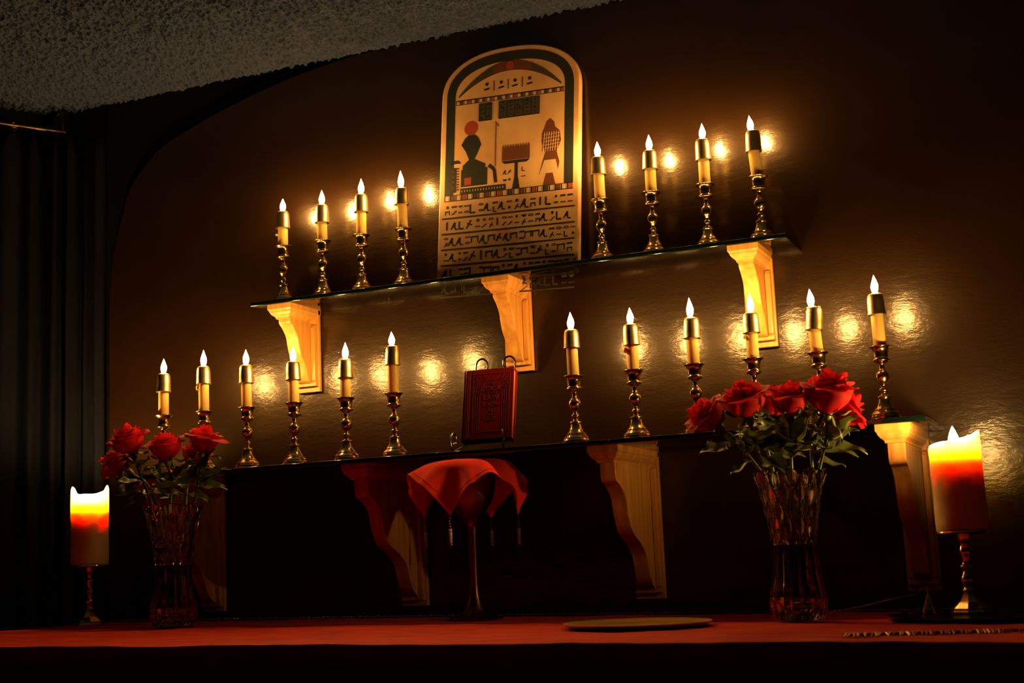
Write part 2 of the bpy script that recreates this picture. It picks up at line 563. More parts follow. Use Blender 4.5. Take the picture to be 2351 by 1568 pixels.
shelf(-1.584, -0.476, 0.1235, US_Z, US_T, 'narrow upper clear glass shelf holding the arched tablet', glass_m)
shelf(-1.822, -0.2545, 0.2520, LS_Z, LS_T, 'wide lower clear glass shelf holding the red book', glass2_m)
UT, LT = US_Z + US_T, LS_Z + LS_T

# ------------------------------------------------------------------ wooden corbels
def corbel(x_right, top, depth, height, prof, label, group):
    """x_right: right side of the cap; prof: (drop below top, depth from wall)"""
    W = 0.056
    e = empty('shelf_bracket', (x_right - W / 2, 0, top - height), label, 'bracket', group)
    H = height
    # back plate
    w = MB()
    w.box((0, -0.007, H / 2), (W, 0.010, H))
    w.build('back_plate', wood_m, e, smooth=False, bevel=0.0012)
    # frame moulding on the plate, mitred look
    w = MB()
    for sx in (-1, 1):
        poly = [(-0.012, 0.016), (-0.012, H - 0.03), (-0.020, H - 0.034), (-0.0235, H - 0.04), (-0.0235, 0.024), (-0.019, 0.017)]
        w.prism(poly, sx * 0.0245, sx * 0.0145)
    w.box((0, -0.017, 0.0155), (0.050, 0.010, 0.009))
    w.build('moulding', wood_m, e, smooth=False, bevel=0.0015)
    # scroll body
    pts = smooth_pts([(d, H - z, 0) for z, d in prof], 6)
    poly = [(-0.012, H - 0.012)] + [(-prof[0][1], H - 0.012)] + [(-p.x, p.y) for p in pts] + [(-0.012, H - prof[-1][0])]
    w = MB(); w.prism(poly, -0.014, 0.014)
    w.build('scroll', wood_m, e, bevel=0.0008, angle=30)
    # cap
    w = MB()
    def ring(z, inset):
        x = W / 2 - inset; y = -(depth - inset)
        return [(-x, y, z), (x, y, z), (x, -0.001, z), (-x, -0.001, z)]
    lv = [(H, 0.0), (H - 0.010, 0.0), (H - 0.0125, 0.0020), (H - 0.0165, 0.0035), (H - 0.021, 0.0065), (H - 0.0245, 0.0110), (H - 0.026, 0.0120), (H - 0.029, 0.0125)]
    vs = []; fs = []
    for z, i in lv: vs += ring(z, i)
    for a in range(len(lv) - 1):
        for k in range(4):
            k2 = (k + 1) % 4
            fs.append((a * 4 + k, a * 4 + k2, a * 4 + 4 + k2, a * 4 + 4 + k))
    fs.append((0, 1, 2, 3)); n = (len(lv) - 1) * 4; fs.append((n + 3, n + 2, n + 1, n))
    w.add(vs, fs)
    w.build('cap', wood_m, e, smooth=False)
    return e

UP = [(0.028, 0.098), (0.037, 0.0975), (0.048, 0.084), (0.063, 0.072), (0.080, 0.067), (0.096, 0.061), (0.112, 0.049), (0.126, 0.040), (0.142, 0.035), (0.153, 0.028), (0.159, 0.014)]
LP = [(0.028, 0.216), (0.058, 0.214), (0.068, 0.192), (0.088, 0.168), (0.120, 0.157), (0.149, 0.136), (0.168, 0.096), (0.188, 0.069), (0.212, 0.058), (0.236, 0.046), (0.250, 0.026), (0.254, 0.014)]
for xr, lb in ((-1.4915, 'short honey maple corbel under the left end of the upper shelf'),
               (-1.0095, 'short honey maple corbel under the upper shelf, above the red book'),
               (-0.5280, 'short honey maple corbel under the right end of the upper shelf')):
    corbel(xr, US_Z, 0.118, 0.173, UP, lb, 'short wooden corbels under the upper shelf')
for xr, lb in ((-1.7340, 'tall maple corbel behind the left crystal vase of roses'),
               (-1.2560, 'tall maple corbel just left of the red draped chalice'),
               (-0.7680, 'tall maple corbel between the draped chalice and the right crystal vase'),
               (-0.2790, 'tall maple corbel beside the right pillar candle')):
    corbel(xr, LS_Z, 0.240, 0.270, LP, lb, 'tall wooden corbels under the lower shelf')

# ------------------------------------------------------------------ candlesticks, tapers, followers
def make_stick():
    e = empty('candlestick', (0, 0, 0), 'x', 'candlestick')
    w = MB()
    # square-cut octagonal plinth
    def octo(r, z, k=0.72):
        return [(r, r * k * .58, z), (r * k * .58, r, z), (-r * k * .58, r, z), (-r, r * k * .58, z), (-r, -r * k * .58, z), (-r * k * .58, -r, z), (r * k * .58, -r, z), (r, -r * k * .58, z)]
    lv = [(0.0285, 0.0), (0.0290, 0.0012), (0.0285, 0.0038), (0.0262, 0.0048), (0.0235, 0.0056)]
    vs = []; fs = []
    for r, z in lv: vs += octo(r, z)
    for a in range(len(lv) - 1):
        for k in range(8):
            k2 = (k + 1) % 8
            fs.append((a * 8 + k, a * 8 + k2, a * 8 + 8 + k2, a * 8 + 8 + k))
    fs.append(tuple(range(8))[::-1]); fs.append(tuple(range(len(lv) * 8 - 8, len(lv) * 8)))
    w.add(vs, fs)
    prof = [(0.0236, 0.0050), (0.0240, 0.0075), (0.0225, 0.0105), (0.0232, 0.0118), (0.0205, 0.0150), (0.0172, 0.0180), (0.0178, 0.0190), (0.0130, 0.0240), (0.0103, 0.0300), (0.0092, 0.0365)]
    w.lathe(prof, 32)
    w.build('base', brass_m, e, angle=28)
    w = MB()
    prof = [(0.0090, 0.0360), (0.0092, 0.0375), (0.0104, 0.0385), (0.0107, 0.0400), (0.0096, 0.0415), (0.0060, 0.0430), (0.0046, 0.0455), (0.0048, 0.0475), (0.0066, 0.0495), (0.0071, 0.0520), (0.0062, 0.0542),
            (0.0042, 0.0560), (0.0040, 0.0590), (0.0050, 0.0606), (0.0058, 0.0620), (0.0086, 0.0655), (0.0105, 0.0705), (0.0108, 0.0740), (0.0098, 0.0785), (0.0070, 0.0825), (0.0056, 0.0838), (0.0058, 0.0850), (0.0044, 0.0868), (0.0043, 0.0930), (0.0052, 0.0950), (0.0062, 0.0965)]
    w.lathe(smooth_prof(prof, 3), 32)
    w.build('stem', brass_m, e, angle=50)
    w = MB()
    prof = [(0.0060, 0.0955), (0.0090, 0.0972), (0.0128, 0.0990), (0.0136, 0.1010), (0.0128, 0.1032), (0.0112, 0.1044), (0.0114, 0.1060), (0.0115, 0.1110), (0.0122, 0.1160), (0.0142, 0.1200), (0.0176, 0.1226), (0.0178, 0.1238), (0.0165, 0.1240),
            (0.0125, 0.1215), (0.0109, 0.1190), (0.0108, 0.1060), (0.004, 0.1050)]
    w.lathe(smooth_prof(prof, 3), 32)
    w.build('socket', brass_m, e, angle=50)
    return e

def follower_mesh():
    w = MB()
    prof = [(0.0120, -0.0002), (0.0150, 0.0), (0.0151, 0.0008), (0.0146, 0.0022), (0.0141, 0.012), (0.0136, 0.024), (0.0129, 0.031), (0.0118, 0.0345), (0.0100, 0.0362), (0.0086, 0.0366), (0.0084, 0.0358), (0.0108, 0.0335), (0.0118, 0.029), (0.0122, 0.015), (0.0124, 0.003)]
    w.lathe(prof, 32, cap=False)
    return w

def make_taper(loc, zc0, zc1, tip, label, group, drip=None, tiltx=0.0, tilty=0.0):
    """zc0/zc1: bottom/top of the follower above the socket rim plane; heights above shelf"""
    e = empty('taper_candle', (loc[0], loc[1], loc[2] + 0.107), label, 'candle', group)
    e.rotation_euler = (tiltx, tilty, random.uniform(0, 6))
    h1 = zc1 - 0.107
    w = MB()
    def md(r, z, a, i):
        return (r * (1 + 0.012 * math.sin(3 * a + z * 90)), z)
    w.lathe([(0.0098, 0.0), (0.0103, 0.002), (0.0104, 0.02), (0.0104, 0.04), (0.0103, h1 - 0.020), (0.0102, h1 - 0.006), (0.0078, h1 - 0.004), (0.0076, h1 + 0.0004), (0.0060, h1 + 0.0005), (0.0035, h1 - 0.0012), (0.001, h1 - 0.0016)], 24, mod=md)
    w.build('wax', wax_m, e)
    w = MB(); w.tube([(0, 0, h1 - 0.003), (0.0003, 0, h1 + 0.003), (0.0012, 0, h1 + 0.0065)], 0.0007, 6)
    w.build('wick', wick_m, e)
    fh = tip - zc1 - 0.0005
    w = MB(); n = 14
    prof = []
    for k in range(n + 1):
        t = k / n
        r = 0.0060 * (math.sin(PI * min(1, (0.10 + 0.90 * t)) ** 0.80) ** 0.85)
        if t > .42: r = 0.0060 * ((1 - t) / .58) ** 1.12 * (1 + 0.35 * (1 - (1 - t) / .58))
        prof.append((max(r, 0.0002), t * fh))
    w.lathe(prof, 16, mod=lambda r, z, a, i: (r, z))
    w.v = [(x + 0.0006 * math.sin(z / fh * 2.4), y, z + h1 + 0.0012) for x, y, z in w.v]
    w.build('flame', flame_m, e)
    if drip:
        w = MB()
        for a, z, r, s in drip:
            w.sphere((0.0122 * math.cos(a), 0.0122 * math.sin(a), z - 0.107), r, 12, 8, (1, 1, s))
        w.build('wax_drip', wax_m, e)
    return e

ORD = ['first', 'second', 'third', 'fourth', 'fifth', 'sixth']
UPPER = [(-1.5410, 0.7064, 0.7427, 0.7693), (-1.4455, 0.7049, 0.7438, 0.7738), (-1.3535, 0.7151, 0.7530, 0.7854), (-1.2575, 0.7172, 0.7523, 0.7876),
         (-0.8350, 0.7159, 0.7515, 0.7807), (-0.7335, 0.7110, 0.7478, 0.7778), (-0.6300, 0.7132, 0.7537, 0.7835), (-0.5310, 0.7149, 0.7548, 0.7841)]
LOWER = [(-1.7560, 0.3673, 0.4052, 0.4350), (-1.6570, 0.3748, 0.4113, 0.4434), (-1.5548, 0.3675, 0.4043, 0.4347), (-1.4460, 0.3642, 0.4012, 0.4299), (-1.3300, 0.3575, 0.3947, 0.4260), (-1.2260, 0.3734, 0.4100, 0.4366),
         (-0.8620, 0.3695, 0.4034, 0.4345), (-0.7490, 0.3643, 0.4017, 0.4306), (-0.6390, 0.3647, 0.4014, 0.4356), (-0.5355, 0.3636, 0.3990, 0.4318), (-0.4255, 0.3580, 0.3971, 0.4277), (-0.3235, 0.3728, 0.4077, 0.4383)]

def where(shelf_no, i):
    if shelf_no == 0:
        if i < 4: return 'on the upper shelf, %s from its left end' % ORD[i]
        return 'on the upper shelf, %s right of the arched tablet' % ORD[i - 4]
    if i < 6: return 'on the lower shelf, %s from its left end' % ORD[i]
    return 'on the lower shelf, %s right of the red book' % ORD[i - 6]

proto = make_stick()
fol_mesh = None
first = True
random.seed(11)
DR = {(0, 0): [(3.6, 0.1495, 0.0035, .8)], (1, 1): [(3.7, 0.172, 0.0032, 1.7)], (1, 7): [(3.75, 0.1600, 0.0042, 1.2)], (1, 9): [(3.7, 0.1612, 0.0032, 1.2)],
      (1, 10): [(0.4, 0.1952, 0.0046, 1.5)]}
for sno, rows, y, top in ((0, UPPER, -0.065, UT), (1, LOWER, -0.185, LT)):
    for i, (x, c0, c1, tip) in enumerate(rows):
        z0 = top
        k = 1.056 - top
        wh = where(sno, i)
        s = proto if first else copy_tree(proto)
        s.location = (x, y, z0)
        s.rotation_euler = (0, 0, 0.0 if sno else random.uniform(-.5, .5))
        if sno: s.rotation_euler = (0, 0, random.uniform(-.12, .12))
        s['label'] = 'turned brass candlestick ' + wh
        s['category'] = 'candlestick'
        s['group'] = 'brass candlesticks on the glass shelves'
        tx, ty = random.uniform(-.012, .012), random.uniform(-.02, .01)
        if (sno, i) == (0, 7): ty = -0.07
        if (sno, i) == (1, 10): ty = -0.055
        t = make_taper((x, y, z0), c0 + k, c1 + k, tip + k, 'lit yellow taper candle ' + wh, 'lit taper candles on the glass shelves', None, tx, ty)
        t.rotation_euler = (tx, ty, 0)
        dr = DR.get((sno, i))
        if dr:
            w = MB()
            for a, z, r, sz in dr:
                rr = 0.0125
                w.sphere((rr * math.cos(a), rr * math.sin(a), z - 0.107), r, 12, 8, (1, 1, sz))
            w.build('wax_drip', wax_m, t)
        f = follower_mesh().build('candle_follower', brass_old_m) if first else bpy.data.objects.new('candle_follower', fol_mesh)
        if first: fol_mesh = f.data
        else: C.objects.link(f)
        h = c0 + k - 0.107
        R = Matrix.Rotation(ty, 3, 'Y') @ Matrix.Rotation(tx, 3, 'X')
        f.location = Vector((x, y, z0 + 0.107)) + R @ Vector((0, 0, h))
        f.rotation_euler = (tx + random.uniform(-.03, .03), ty + random.uniform(-.04, .04), random.uniform(0, 6))
        f.scale = (1, 1, (c1 - c0) / 0.0366)
        tag(f, 'brass follower cap over the candle ' + wh, 'candle follower', 'brass caps over the taper candles')
        first = False

# ------------------------------------------------------------------ pillar candles
def pillar(x, y, zb, hs, hwax, rim, well, flame_z, flame_h, lab_c, lab_s, rz=0.0, flame_xy=(0, 0), lean=0.0):
    s = empty('pillar_candle_stand', (x, y, zb), lab_s, 'candle stand', 'brass stands under the pillar candles')
    w = MB()
    k = hs / 0.12
    w.lathe(smooth_prof([(0.030, 0), (0.0305, 0.003), (0.028, 0.006), (0.0285, 0.008), (0.022, 0.013), (0.016, 0.018), (0.0105, 0.026 * k), (0.008, 0.032 * k)], 3), 8)
    w.build('base', brass_m, s, angle=25)
    w = MB()
    w.lathe(smooth_prof([(0.008, 0.031 * k), (0.0095, 0.034 * k), (0.006, 0.037 * k), (0.0072, 0.042 * k), (0.0088, 0.050 * k), (0.0060, 0.058 * k), (0.0050, 0.062 * k), (0.0085, 0.066 * k), (0.0088, 0.069 * k), (0.005, 0.073 * k), (0.0060, 0.082 * k), (0.0080, 0.090 * k), (0.0060, 0.098 * k), (0.0050, 0.101 * k), (0.0085, 0.106 * k), (0.010, hs - 0.0065)], 3), 24)
    w.build('stem', brass_m, s, angle=50)
    w = MB()
    w.lathe([(0.009, hs - 0.007), (0.030, hs - 0.005), (0.040, hs - 0.004), (0.0415, hs - 0.002), (0.0405, hs - 0.0005), (0.036, hs - 0.0015), (0.001, hs - 0.0015)], 40)
    w.build('drip_plate', brass_m, s)
    c = empty('pillar_candle', (x, y, zb + hs - 0.0012), lab_c, 'candle', 'pillar candles on brass stands', rz)
    c.rotation_euler = (0, lean, rz)
    r0 = 0.0375
    w = MB(); n = 64
    lv = [(0.002, 0.0, 0), (r0 - .002, 0.0, 0), (r0, 0.003, 0)] + [(r0 + 0.0004 * math.sin(q), hwax * q / 10, 0) for q in range(1, 8)]
    def rimh(a): return rim(a)
    vs = []; fs = []; rings = []
    for r, z, _ in lv: rings.append([(r * math.cos(2 * PI * q / n), r * math.sin(2 * PI * q / n), z) for q in range(n)])
    for t in (0.80, 0.9, 0.97):
        rings.append([(r0 * math.cos(2 * PI * q / n), r0 * math.sin(2 * PI * q / n), t * (hwax + rimh(2 * PI * q / n))) for q in range(n)])
    def rr(a, r): return r + 0.0009 * math.sin(5 * a) + 0.0006 * math.sin(9 * a + 1)
    rings.append([(rr(2 * PI * q / n, r0 - .0012) * math.cos(2 * PI * q / n), rr(2 * PI * q / n, r0 - .0012) * math.sin(2 * PI * q / n), hwax + rimh(2 * PI * q / n)) for q in range(n)])
    rings.append([(rr(2 * PI * q / n, r0 - .0034) * math.cos(2 * PI * q / n), rr(2 * PI * q / n, r0 - .0034) * math.sin(2 * PI * q / n), hwax + rimh(2 * PI * q / n) - .001) for q in range(n)])
    for t, ri in ((0.35, r0 - .0042), (0.75, r0 - .0050), (0.97, r0 - .0075)):
        rings.append([(ri * math.cos(2 * PI * q / n), ri * math.sin(2 * PI * q / n), (hwax + rimh(2 * PI * q / n)) * (1 - t) + (hwax - well) * t) for q in range(n)])
    rings.append([(0.02 * math.cos(2 * PI * q / n), 0.02 * math.sin(2 * PI * q / n), hwax - well - .001) for q in range(n)])
    rings.append([(0.002 * math.cos(2 * PI * q / n), 0.002 * math.sin(2 * PI * q / n), hwax - well - .002) for q in range(n)])
    for r in rings: vs += r
    for a in range(len(rings) - 1):
        for q in range(n):
            q2 = (q + 1) % n
            fs.append((a * n + q, a * n + q2, a * n + n + q2, a * n + n + q))
    fs.append(tuple(range(n))[::-1]); fs.append(tuple((len(rings) - 1) * n + q for q in range(n)))
    w.add(vs, fs)
    w.build('wax', pillar_m, c, angle=60)
    fx, fy = flame_xy
    w = MB(); w.tube([(fx, fy, hwax - well - .004), (fx, fy, hwax - well + .008), (fx + .001, fy, flame_z + .005)], 0.0010, 8); w.build('wick', wick_m, c)
    w = MB(); m = 14; prof = []
    for q in range(m + 1):
        t = q / m
        prof.append((max(0.0002, 0.0075 * math.sin(PI * t ** 0.72) ** 0.9 if t < 1 else 0.0002), t * flame_h))
    w.lathe(prof, 16); w.v = [(a + fx, b + fy, z + flame_z) for a, b, z in w.v]
    w.build('flame', pflame_m if x < -1 else pflame2_m, c)

def rimL(a):
    # a measured in world; the two horns sit left and right as seen from the camera
    v = abs(math.cos(a - math.radians(23)))
    right = math.cos(a - math.radians(23))
    h = -0.010 + 0.010 * v ** 3
    if v > .93: h += 0.0085 * (v - .93) / .07
    return h + 0.0008 * math.sin(4 * a)
pillar(-1.912, -0.222, table_z(-1.912) + 0.001, 0.120, 0.152, rimL, 0.034, 0.121, 0.020,
       'tall cream pillar candle with horned rim at the far left', 'brass stand under the far left pillar candle')
def rimR(a):
    s = math.cos(a - math.radians(23)); d = math.sin(a - math.radians(23))
    h = -0.004 + 0.006 * s + 0.0025 * math.sin(3 * a + 1)
    if s > .2: h += 0.004
    if d < -0.2: h -= 0.002
    return h
TR_T = 0.006
pillar(-0.206, -0.333, 0.9495, 0.120, 0.140, rimR, 0.026, 0.1200, 0.036,
       'glowing cream pillar candle with visible flame at the far right', 'brass stand under the far right pillar candle', lean=-0.012)

# ------------------------------------------------------------------ black tray, snuffer, brass plate
w = MB()
w.lathe([(0.06, 0), (0.145, 0.0), (0.158, 0.002), (0.160, 0.0042), (0.157, 0.0048), (0.150, 0.0036), (0.001, 0.0034)], 64)
o = w.build('round_tray', black_m, loc=(-0.165, -0.335, 0.9460))
tag(o, 'thin glossy black tray under the right pillar candle stand', 'tray')

e = empty('candle_snuffer', (-0.2655, -0.318, 0.9500), 'brass candle snuffer with long twisted wire handle on black tray', 'candle snuffer')
w = MB()
w.lathe([(0.0112, 0.0), (0.0114, 0.001), (0.0098, 0.006), (0.0068, 0.014), (0.0045, 0.021), (0.0025, 0.027), (0.0014, 0.029), (0.0008, 0.0285), (0.0035, 0.020), (0.0075, 0.008), (0.0098, 0.0008)], 28, cap=False)
w.build('bell', brass_m, e)
w = MB()
hp = smooth_pts([(0, 0, 0.028), (-0.0005, 0, 0.036), (-0.0045, 0, 0.0415), (-0.010, 0.001, 0.0375), (-0.014, 0.001, 0.031), (-0.022, 0.002, 0.0275), (-0.055, 0.004, 0.0225), (-0.10, 0.007, 0.0130), (-0.135, 0.009, 0.0075), (-0.155, 0.010, 0.0035)], 8)
w.tube(hp, 0.0006, 8)
tw = []
for i, p in enumerate(hp):
    if p.x < -0.045: 
        for k in range(3):
            tw.append(p + Vector((0.0008 * k, 0.0009 * math.cos(i * 2.2 + k * .7), 0.0009 * math.sin(i * 2.2 + k * .7))))
w.tube([tuple(p) for p in sorted(tw, key=lambda q: -q.x)], 0.0005, 6)
w.build('handle', brass_m, e)

w = MB()
w.lathe([(0.095, 0), (0.100, 0.0), (0.108, 0.0035), (0.1115, 0.0062), (0.1118, 0.0074), (0.1105, 0.0074), (0.104, 0.0045), (0.096, 0.0020), (0.001, 0.0018)], 72)
o = w.build('brass_plate', brass_old_m, loc=(-0.670, -0.480, table_z(-.67) + 0.0015))
o.rotation_euler = (0, 0.0098, 0)
tag(o, 'shallow round brass plate lying on the red cloth', 'plate')

# ------------------------------------------------------------------ chalice, veil
def chalice():
    cx, cyy = -1.066, -0.200
    zb = table_z(cx) + 0.0015
    e = empty('chalice', (cx, cyy, zb), 'tall slender dark bronze chalice covered by the red veil', 'chalice')
    w = MB()
    w.lathe(smooth_prof([(0.050, 0), (0.0505, 0.0015), (0.044, 0.004), (0.028, 0.010), (0.018, 0.018), (0.0125, 0.032), (0.0095, 0.045), (0.0082, 0.058)], 4), 48)
    w.build('foot', bronze_m, e)
    w = MB()
    w.lathe(smooth_prof([(0.0082, 0.056), (0.0076, 0.08), (0.0078, 0.11), (0.0080, 0.15), (0.0090, 0.166)], 4), 32)
    w.build('stem', bronze_m, e)
    top = 1.2360 - zb
    w = MB()
    w.lathe(smooth_prof([(0.009, 0.164), (0.015, 0.176), (0.026, 0.190), (0.037, 0.208), (0.044, 0.232), (0.047, 0.256), (0.049, top - 0.004), (0.0475, top - 0.004), (0.045, 0.256), (0.036, 0.212), (0.02, 0.196), (0.002, 0.190)], 3), 48)
    w.build('bowl', bronze_m, e)
    # stiff cover plate on the rim
    w = MB(); w.lathe([(0.002, 0), (0.062, 0.0), (0.0635, 0.001), (0.062, 0.002), (0.002, 0.002)], 48)
    o = w.build('chalice_cover', brass_old_m, loc=(cx, cyy, 1.2322))
    tag(o, 'thin brass cover plate lying on the chalice under the red veil', 'cover plate')
    # veil: square draped with its corners pointing along the shelf and toward the room
    v = empty('chalice_veil', (cx, cyy, 1.2352), 'bright red square veil with bead tassels draped over the chalice', 'veil')
    A = 0.122; R = 0.056; N = 56
    def alpha(phi):
        # phi in degrees, slope of the drop
        key = [(-180, 80), (-158, 50), (-137, 26), (-116, 44), (-90, 77), (-64, 50), (-45, 34), (-26, 52), (0, 82), (22, 62), (45, 44), (68, 56), (90, 80), (135, 50), (180, 80)]
        for (a, s), (b, t) in zip(key, key[1:]):
            if a <= phi <= b:
                q = (phi - a) / (b - a); q = q * q * (3 - 2 * q)
                return math.radians(s + (t - s) * q)
        return math.radians(45)
    def fn(u, w_):
        a = (u - .5) * 2 * A; b = (w_ - .5) * 2 * A
        x = (a + b) * math.sqrt(.5); y = (b - a) * math.sqrt(.5)
        r = math.hypot(x, y)
        if r < 1e-6: return (0, 0, 0)
        phi = math.degrees(math.atan2(y, x))
        al = alpha(phi)
        if r <= R: return (x, y, 0.0007 * math.sin(phi / 20) * r / R)
        d = r - R
        k = 0.032                      # bend length of the turn-over
        if d < k:
            an = al * d / k
            hx = k / al * math.sin(an); hz = k / al * (1 - math.cos(an))
        else:
            hx = k / al * math.sin(al) + (d - k) * math.cos(al); hz = k / al * (1 - math.cos(al)) + (d - k) * math.sin(al)
        rad = R + hx
        wig = 3.0 * math.sin(math.radians(phi * 4 + 40)) * min(1, d / .06)
        ph = math.radians(phi + wig)
        return (rad * math.cos(ph), rad * math.sin(ph), -hz)
    w = MB(); w.grid(fn, N, N)
    o = w.build('cloth', veil_m, v, recalc=False, angle=80)
    s = o.modifiers.new('thick', 'SOLIDIFY'); s.thickness = 0.0012; s.offset = 1
    s = o.modifiers.new('sub', 'SUBSURF'); s.levels = 1; s.render_levels = 1
    # stitched hem line
    w = MB()
    hem = []
    for q in range(N * 4):
        side, t = divmod(q, N); t = t / N; m = 0.045
        uv = [(m + (1 - 2 * m) * t, m), (1 - m, m + (1 - 2 * m) * t), (1 - m - (1 - 2 * m) * t, 1 - m), (m, 1 - m - (1 - 2 * m) * t)][side]
        p = Vector(fn(*uv)); c = p.normalized() * 0.0012
        hem.append((p.x + c.x, p.y + c.y, p.z + 0.0012))
    w.tube(hem, 0.0005, 5, closed=True); w.build('hem', veil_m, v)
    # bead tassels at the corners
    for (u, w_) in ((0, 0), (1, 0), (1, 1), (0, 1)):
        c = Vector(fn(u, w_))
        if u == 0 and w_ == 1: c = c
        m = MB(); z = c.z - 0.003
        for k in range(4):
            m.sphere((c.x + random.uniform(-.0006, .0006), c.y, z), 0.0015, 8, 6); z -= 0.0048
        for s in range(6):
            ang = s * PI / 3; zz = z
            while zz > z - 0.029:
                m.sphere((c.x + 0.0022 * math.cos(ang), c.y + 0.0022 * math.sin(ang), zz), 0.00095, 6, 4); zz -= 0.0021
        m.build('bead_tassel', bead_m, v)
chalice()

# ------------------------------------------------------------------ book and easel
def book():
    th = math.radians(-13)
    e = empty('hardback_book', (-1.035, -0.192, 1.2745), 'glossy dark red hardback book standing on a wire easel', 'book')
    e.rotation_euler = (th, 0, math.radians(3.5))
    Wd, Hh, T = 0.098, 0.136, 0.020
    # local: x across, y toward wall, z up; front cover at y=0
    w = MB()
    w.box((0.0015, 0.001, Hh / 2), (Wd - 0.003, 0.0022, Hh))
    w.build('front_cover', book_m, e, smooth=False, bevel=0.0007)
    w = MB(); w.box((0.0015, T - 0.001, Hh / 2), (Wd - 0.003, 0.0022, Hh)); w.build('back_cover', book_m, e, smooth=False, bevel=0.0007)
    w = MB(); w.box((-0.0005, T / 2, Hh / 2), (Wd - 0.006, T - 0.0046, Hh - 0.006)); w.build('page_block', page_m, e, smooth=False)
    w = MB()
    pts = [(-Wd / 2 - 0.0035 * math.sin(PI * k / 10), T * k / 10) for k in range(11)]
    vs = [(a, b, 0) for a, b in pts] + [(a, b, Hh) for a, b in pts] + [(a + 0.0022, b, 0) for a, b in pts] + [(a + 0.0022, b, Hh) for a, b in pts]
    fs = []
    for k in range(10):
        fs += [(k, k + 1, 12 + k, 11 + k), (22 + k, 33 + k, 34 + k, 23 + k), (k, 22 + k, 23 + k, k + 1), (11 + k, 12 + k, 34 + k, 33 + k)]
    w.add(vs, fs); w.build('spine', book_m, e)
    # raised decoration: frame, pillars, sun rays
    w = MB()
    y = -0.0003
    def bar(x0, z0, x1, z1, t=0.0009):
        L = math.hypot(x1 - x0, z1 - z0); a = math.atan2(z1 - z0, x1 - x0)
        w.box(((x0 + x1) / 2, y, (z0 + z1) / 2), (L, 0.0012, t), Matrix.Rotation(-a, 3, 'Y'))
    bar(-Wd / 2 + .0125, 0.004, -Wd / 2 + .0125, Hh - .004, 0.0016)
    bar(-Wd / 2 + .0095, 0.002, -Wd / 2 + .0095, Hh - .002, 0.0012)
    xl, xr, zt, zb = -0.030, 0.042, Hh - 0.009, 0.014
    bar(xl, zt, xr, zt); bar(xl, zb, xr, zb); bar(xl, zb, xl, zt); bar(xr, zb, xr, zt)
    for k in range(4):
        bar(xl + .002 + k * .004, zb + .002, xl + .002 + k * .004, zt - .030, 0.0006)
        bar(xr - .002 - k * .004, zb + .002, xr - .002 - k * .004, zt - .030, 0.0006)
    for sx, xx in ((1, xl + .001), (-1, xr - .001)):
        bar(xx, zt - .029, xx + sx * .014, zt - .027); bar(xx, zt - .016, xx + sx * .014, zt - .015)
        for k in range(3): bar(xx + sx * (.002 + k * .004), zt - .028, xx + sx * (.004 + k * .004), zt - .016, 0.0006)
    for s in (-1, 1):
        for k in range(3):
            cx0 = 0.006 + s * (.012 + .006 * k)
            pr = None
            for q in range(9):
                a = PI + (PI / 2) * q / 8 if s > 0 else -PI / 2 + PI / 2 * q / 8 + 0
                px = 0.006 + s * (0.006 + .009 * k + 0.010 * (q / 8)); pz = zt - .014 + .011 * (q / 8) ** 2 + .0
                if pr: bar(pr[0], pr[1], px, pz, 0.0006)
                pr = (px, pz)
    bar(-.004, zt - .014, .016, zt - .0125, 0.0012); bar(0.0, zt - .0115, .012, zt - .0105, 0.0008)
    w.build('embossed_border', letter_m, e, smooth=False)
    lines = [('THE', 0.0048, 0.104), ('BOOK', 0.0098, 0.0925), ('OF THE', 0.0044, 0.0865), ('LAW', 0.0095, 0.0755), ('LIBER', 0.0078, 0.0625), ('AL', 0.0085, 0.0510), ('VEL', 0.0045, 0.0445), ('LEGIS', 0.0065, 0.0360)]
    bm = bmesh.new()
    for s, size, z in lines:
        cu = bpy.data.curves.new('t', 'FONT'); cu.body = s; cu.size = size * 1.35; cu.align_x = 'CENTER'; cu.extrude = 0.0008; cu.space_character = 1.12; cu.resolution_u = 3
        ob = bpy.data.objects.new('t', cu); C.objects.link(ob)
        bpy.context.view_layer.update()
        dg = bpy.context.evaluated_depsgraph_get()
        me = bpy.data.meshes.new_from_object(ob.evaluated_get(dg))
        me.transform(Matrix.Translation((0.006, -0.0004, z)) @ Matrix.Rotation(PI / 2, 4, 'X'))
        bm.from_mesh(me)
        bpy.data.objects.remove(ob); bpy.data.curves.remove(cu); bpy.data.meshes.remove(me)
    me = bpy.data.meshes.new('embossed_lettering'); bm.to_mesh(me); bm.free(); me.materials.append(letter_m)
    o = bpy.data.objects.new('embossed_lettering', me); C.objects.link(o); o.parent = e
    # easel
    z = empty('wire_easel', (-1.035, -0.190, LT), 'black wrought wire easel holding the red book', 'easel')
    zz = LT
    r = 0.0019
    for s, nm in ((-1, 'left'), (1, 'right')):
        w = MB()
        x = s * 0.040
        dx = 0.35 * s                      # the front scrolls splay outward
        # front scroll, up in front of the book, spiralling back down
        def P(a, b): return (x + dx * max(0, -a - 0.0) * .7, a, b)
        pts = []
        for k in range(26):
            t = k / 25; ang = -PI * 0.6 + t * 2 * PI * 1.05; rad = 0.0050 + 0.0115 * t
            pts.append(P(-0.036 + rad * 0.72 * math.cos(ang) * 1.0, 0.0215 + rad * 1.15 * math.sin(ang)))
        last = pts[-1]
        tail = [P(-0.012, 0.012), P(0.010, 0.018), P(0.020, 0.020)]
        w.tube(smooth_pts(pts[:] + tail, 3), r, 8)
        w.build('scroll', iron_m, z)
        w = MB()
        # back upright leaning with the book and ending in a frontal loop
        h = 0.150
        up = [(x, 0.026, 0.016), (x, 0.030, 0.06), (x, 0.046, 0.125), (x, 0.053, 0.163)]
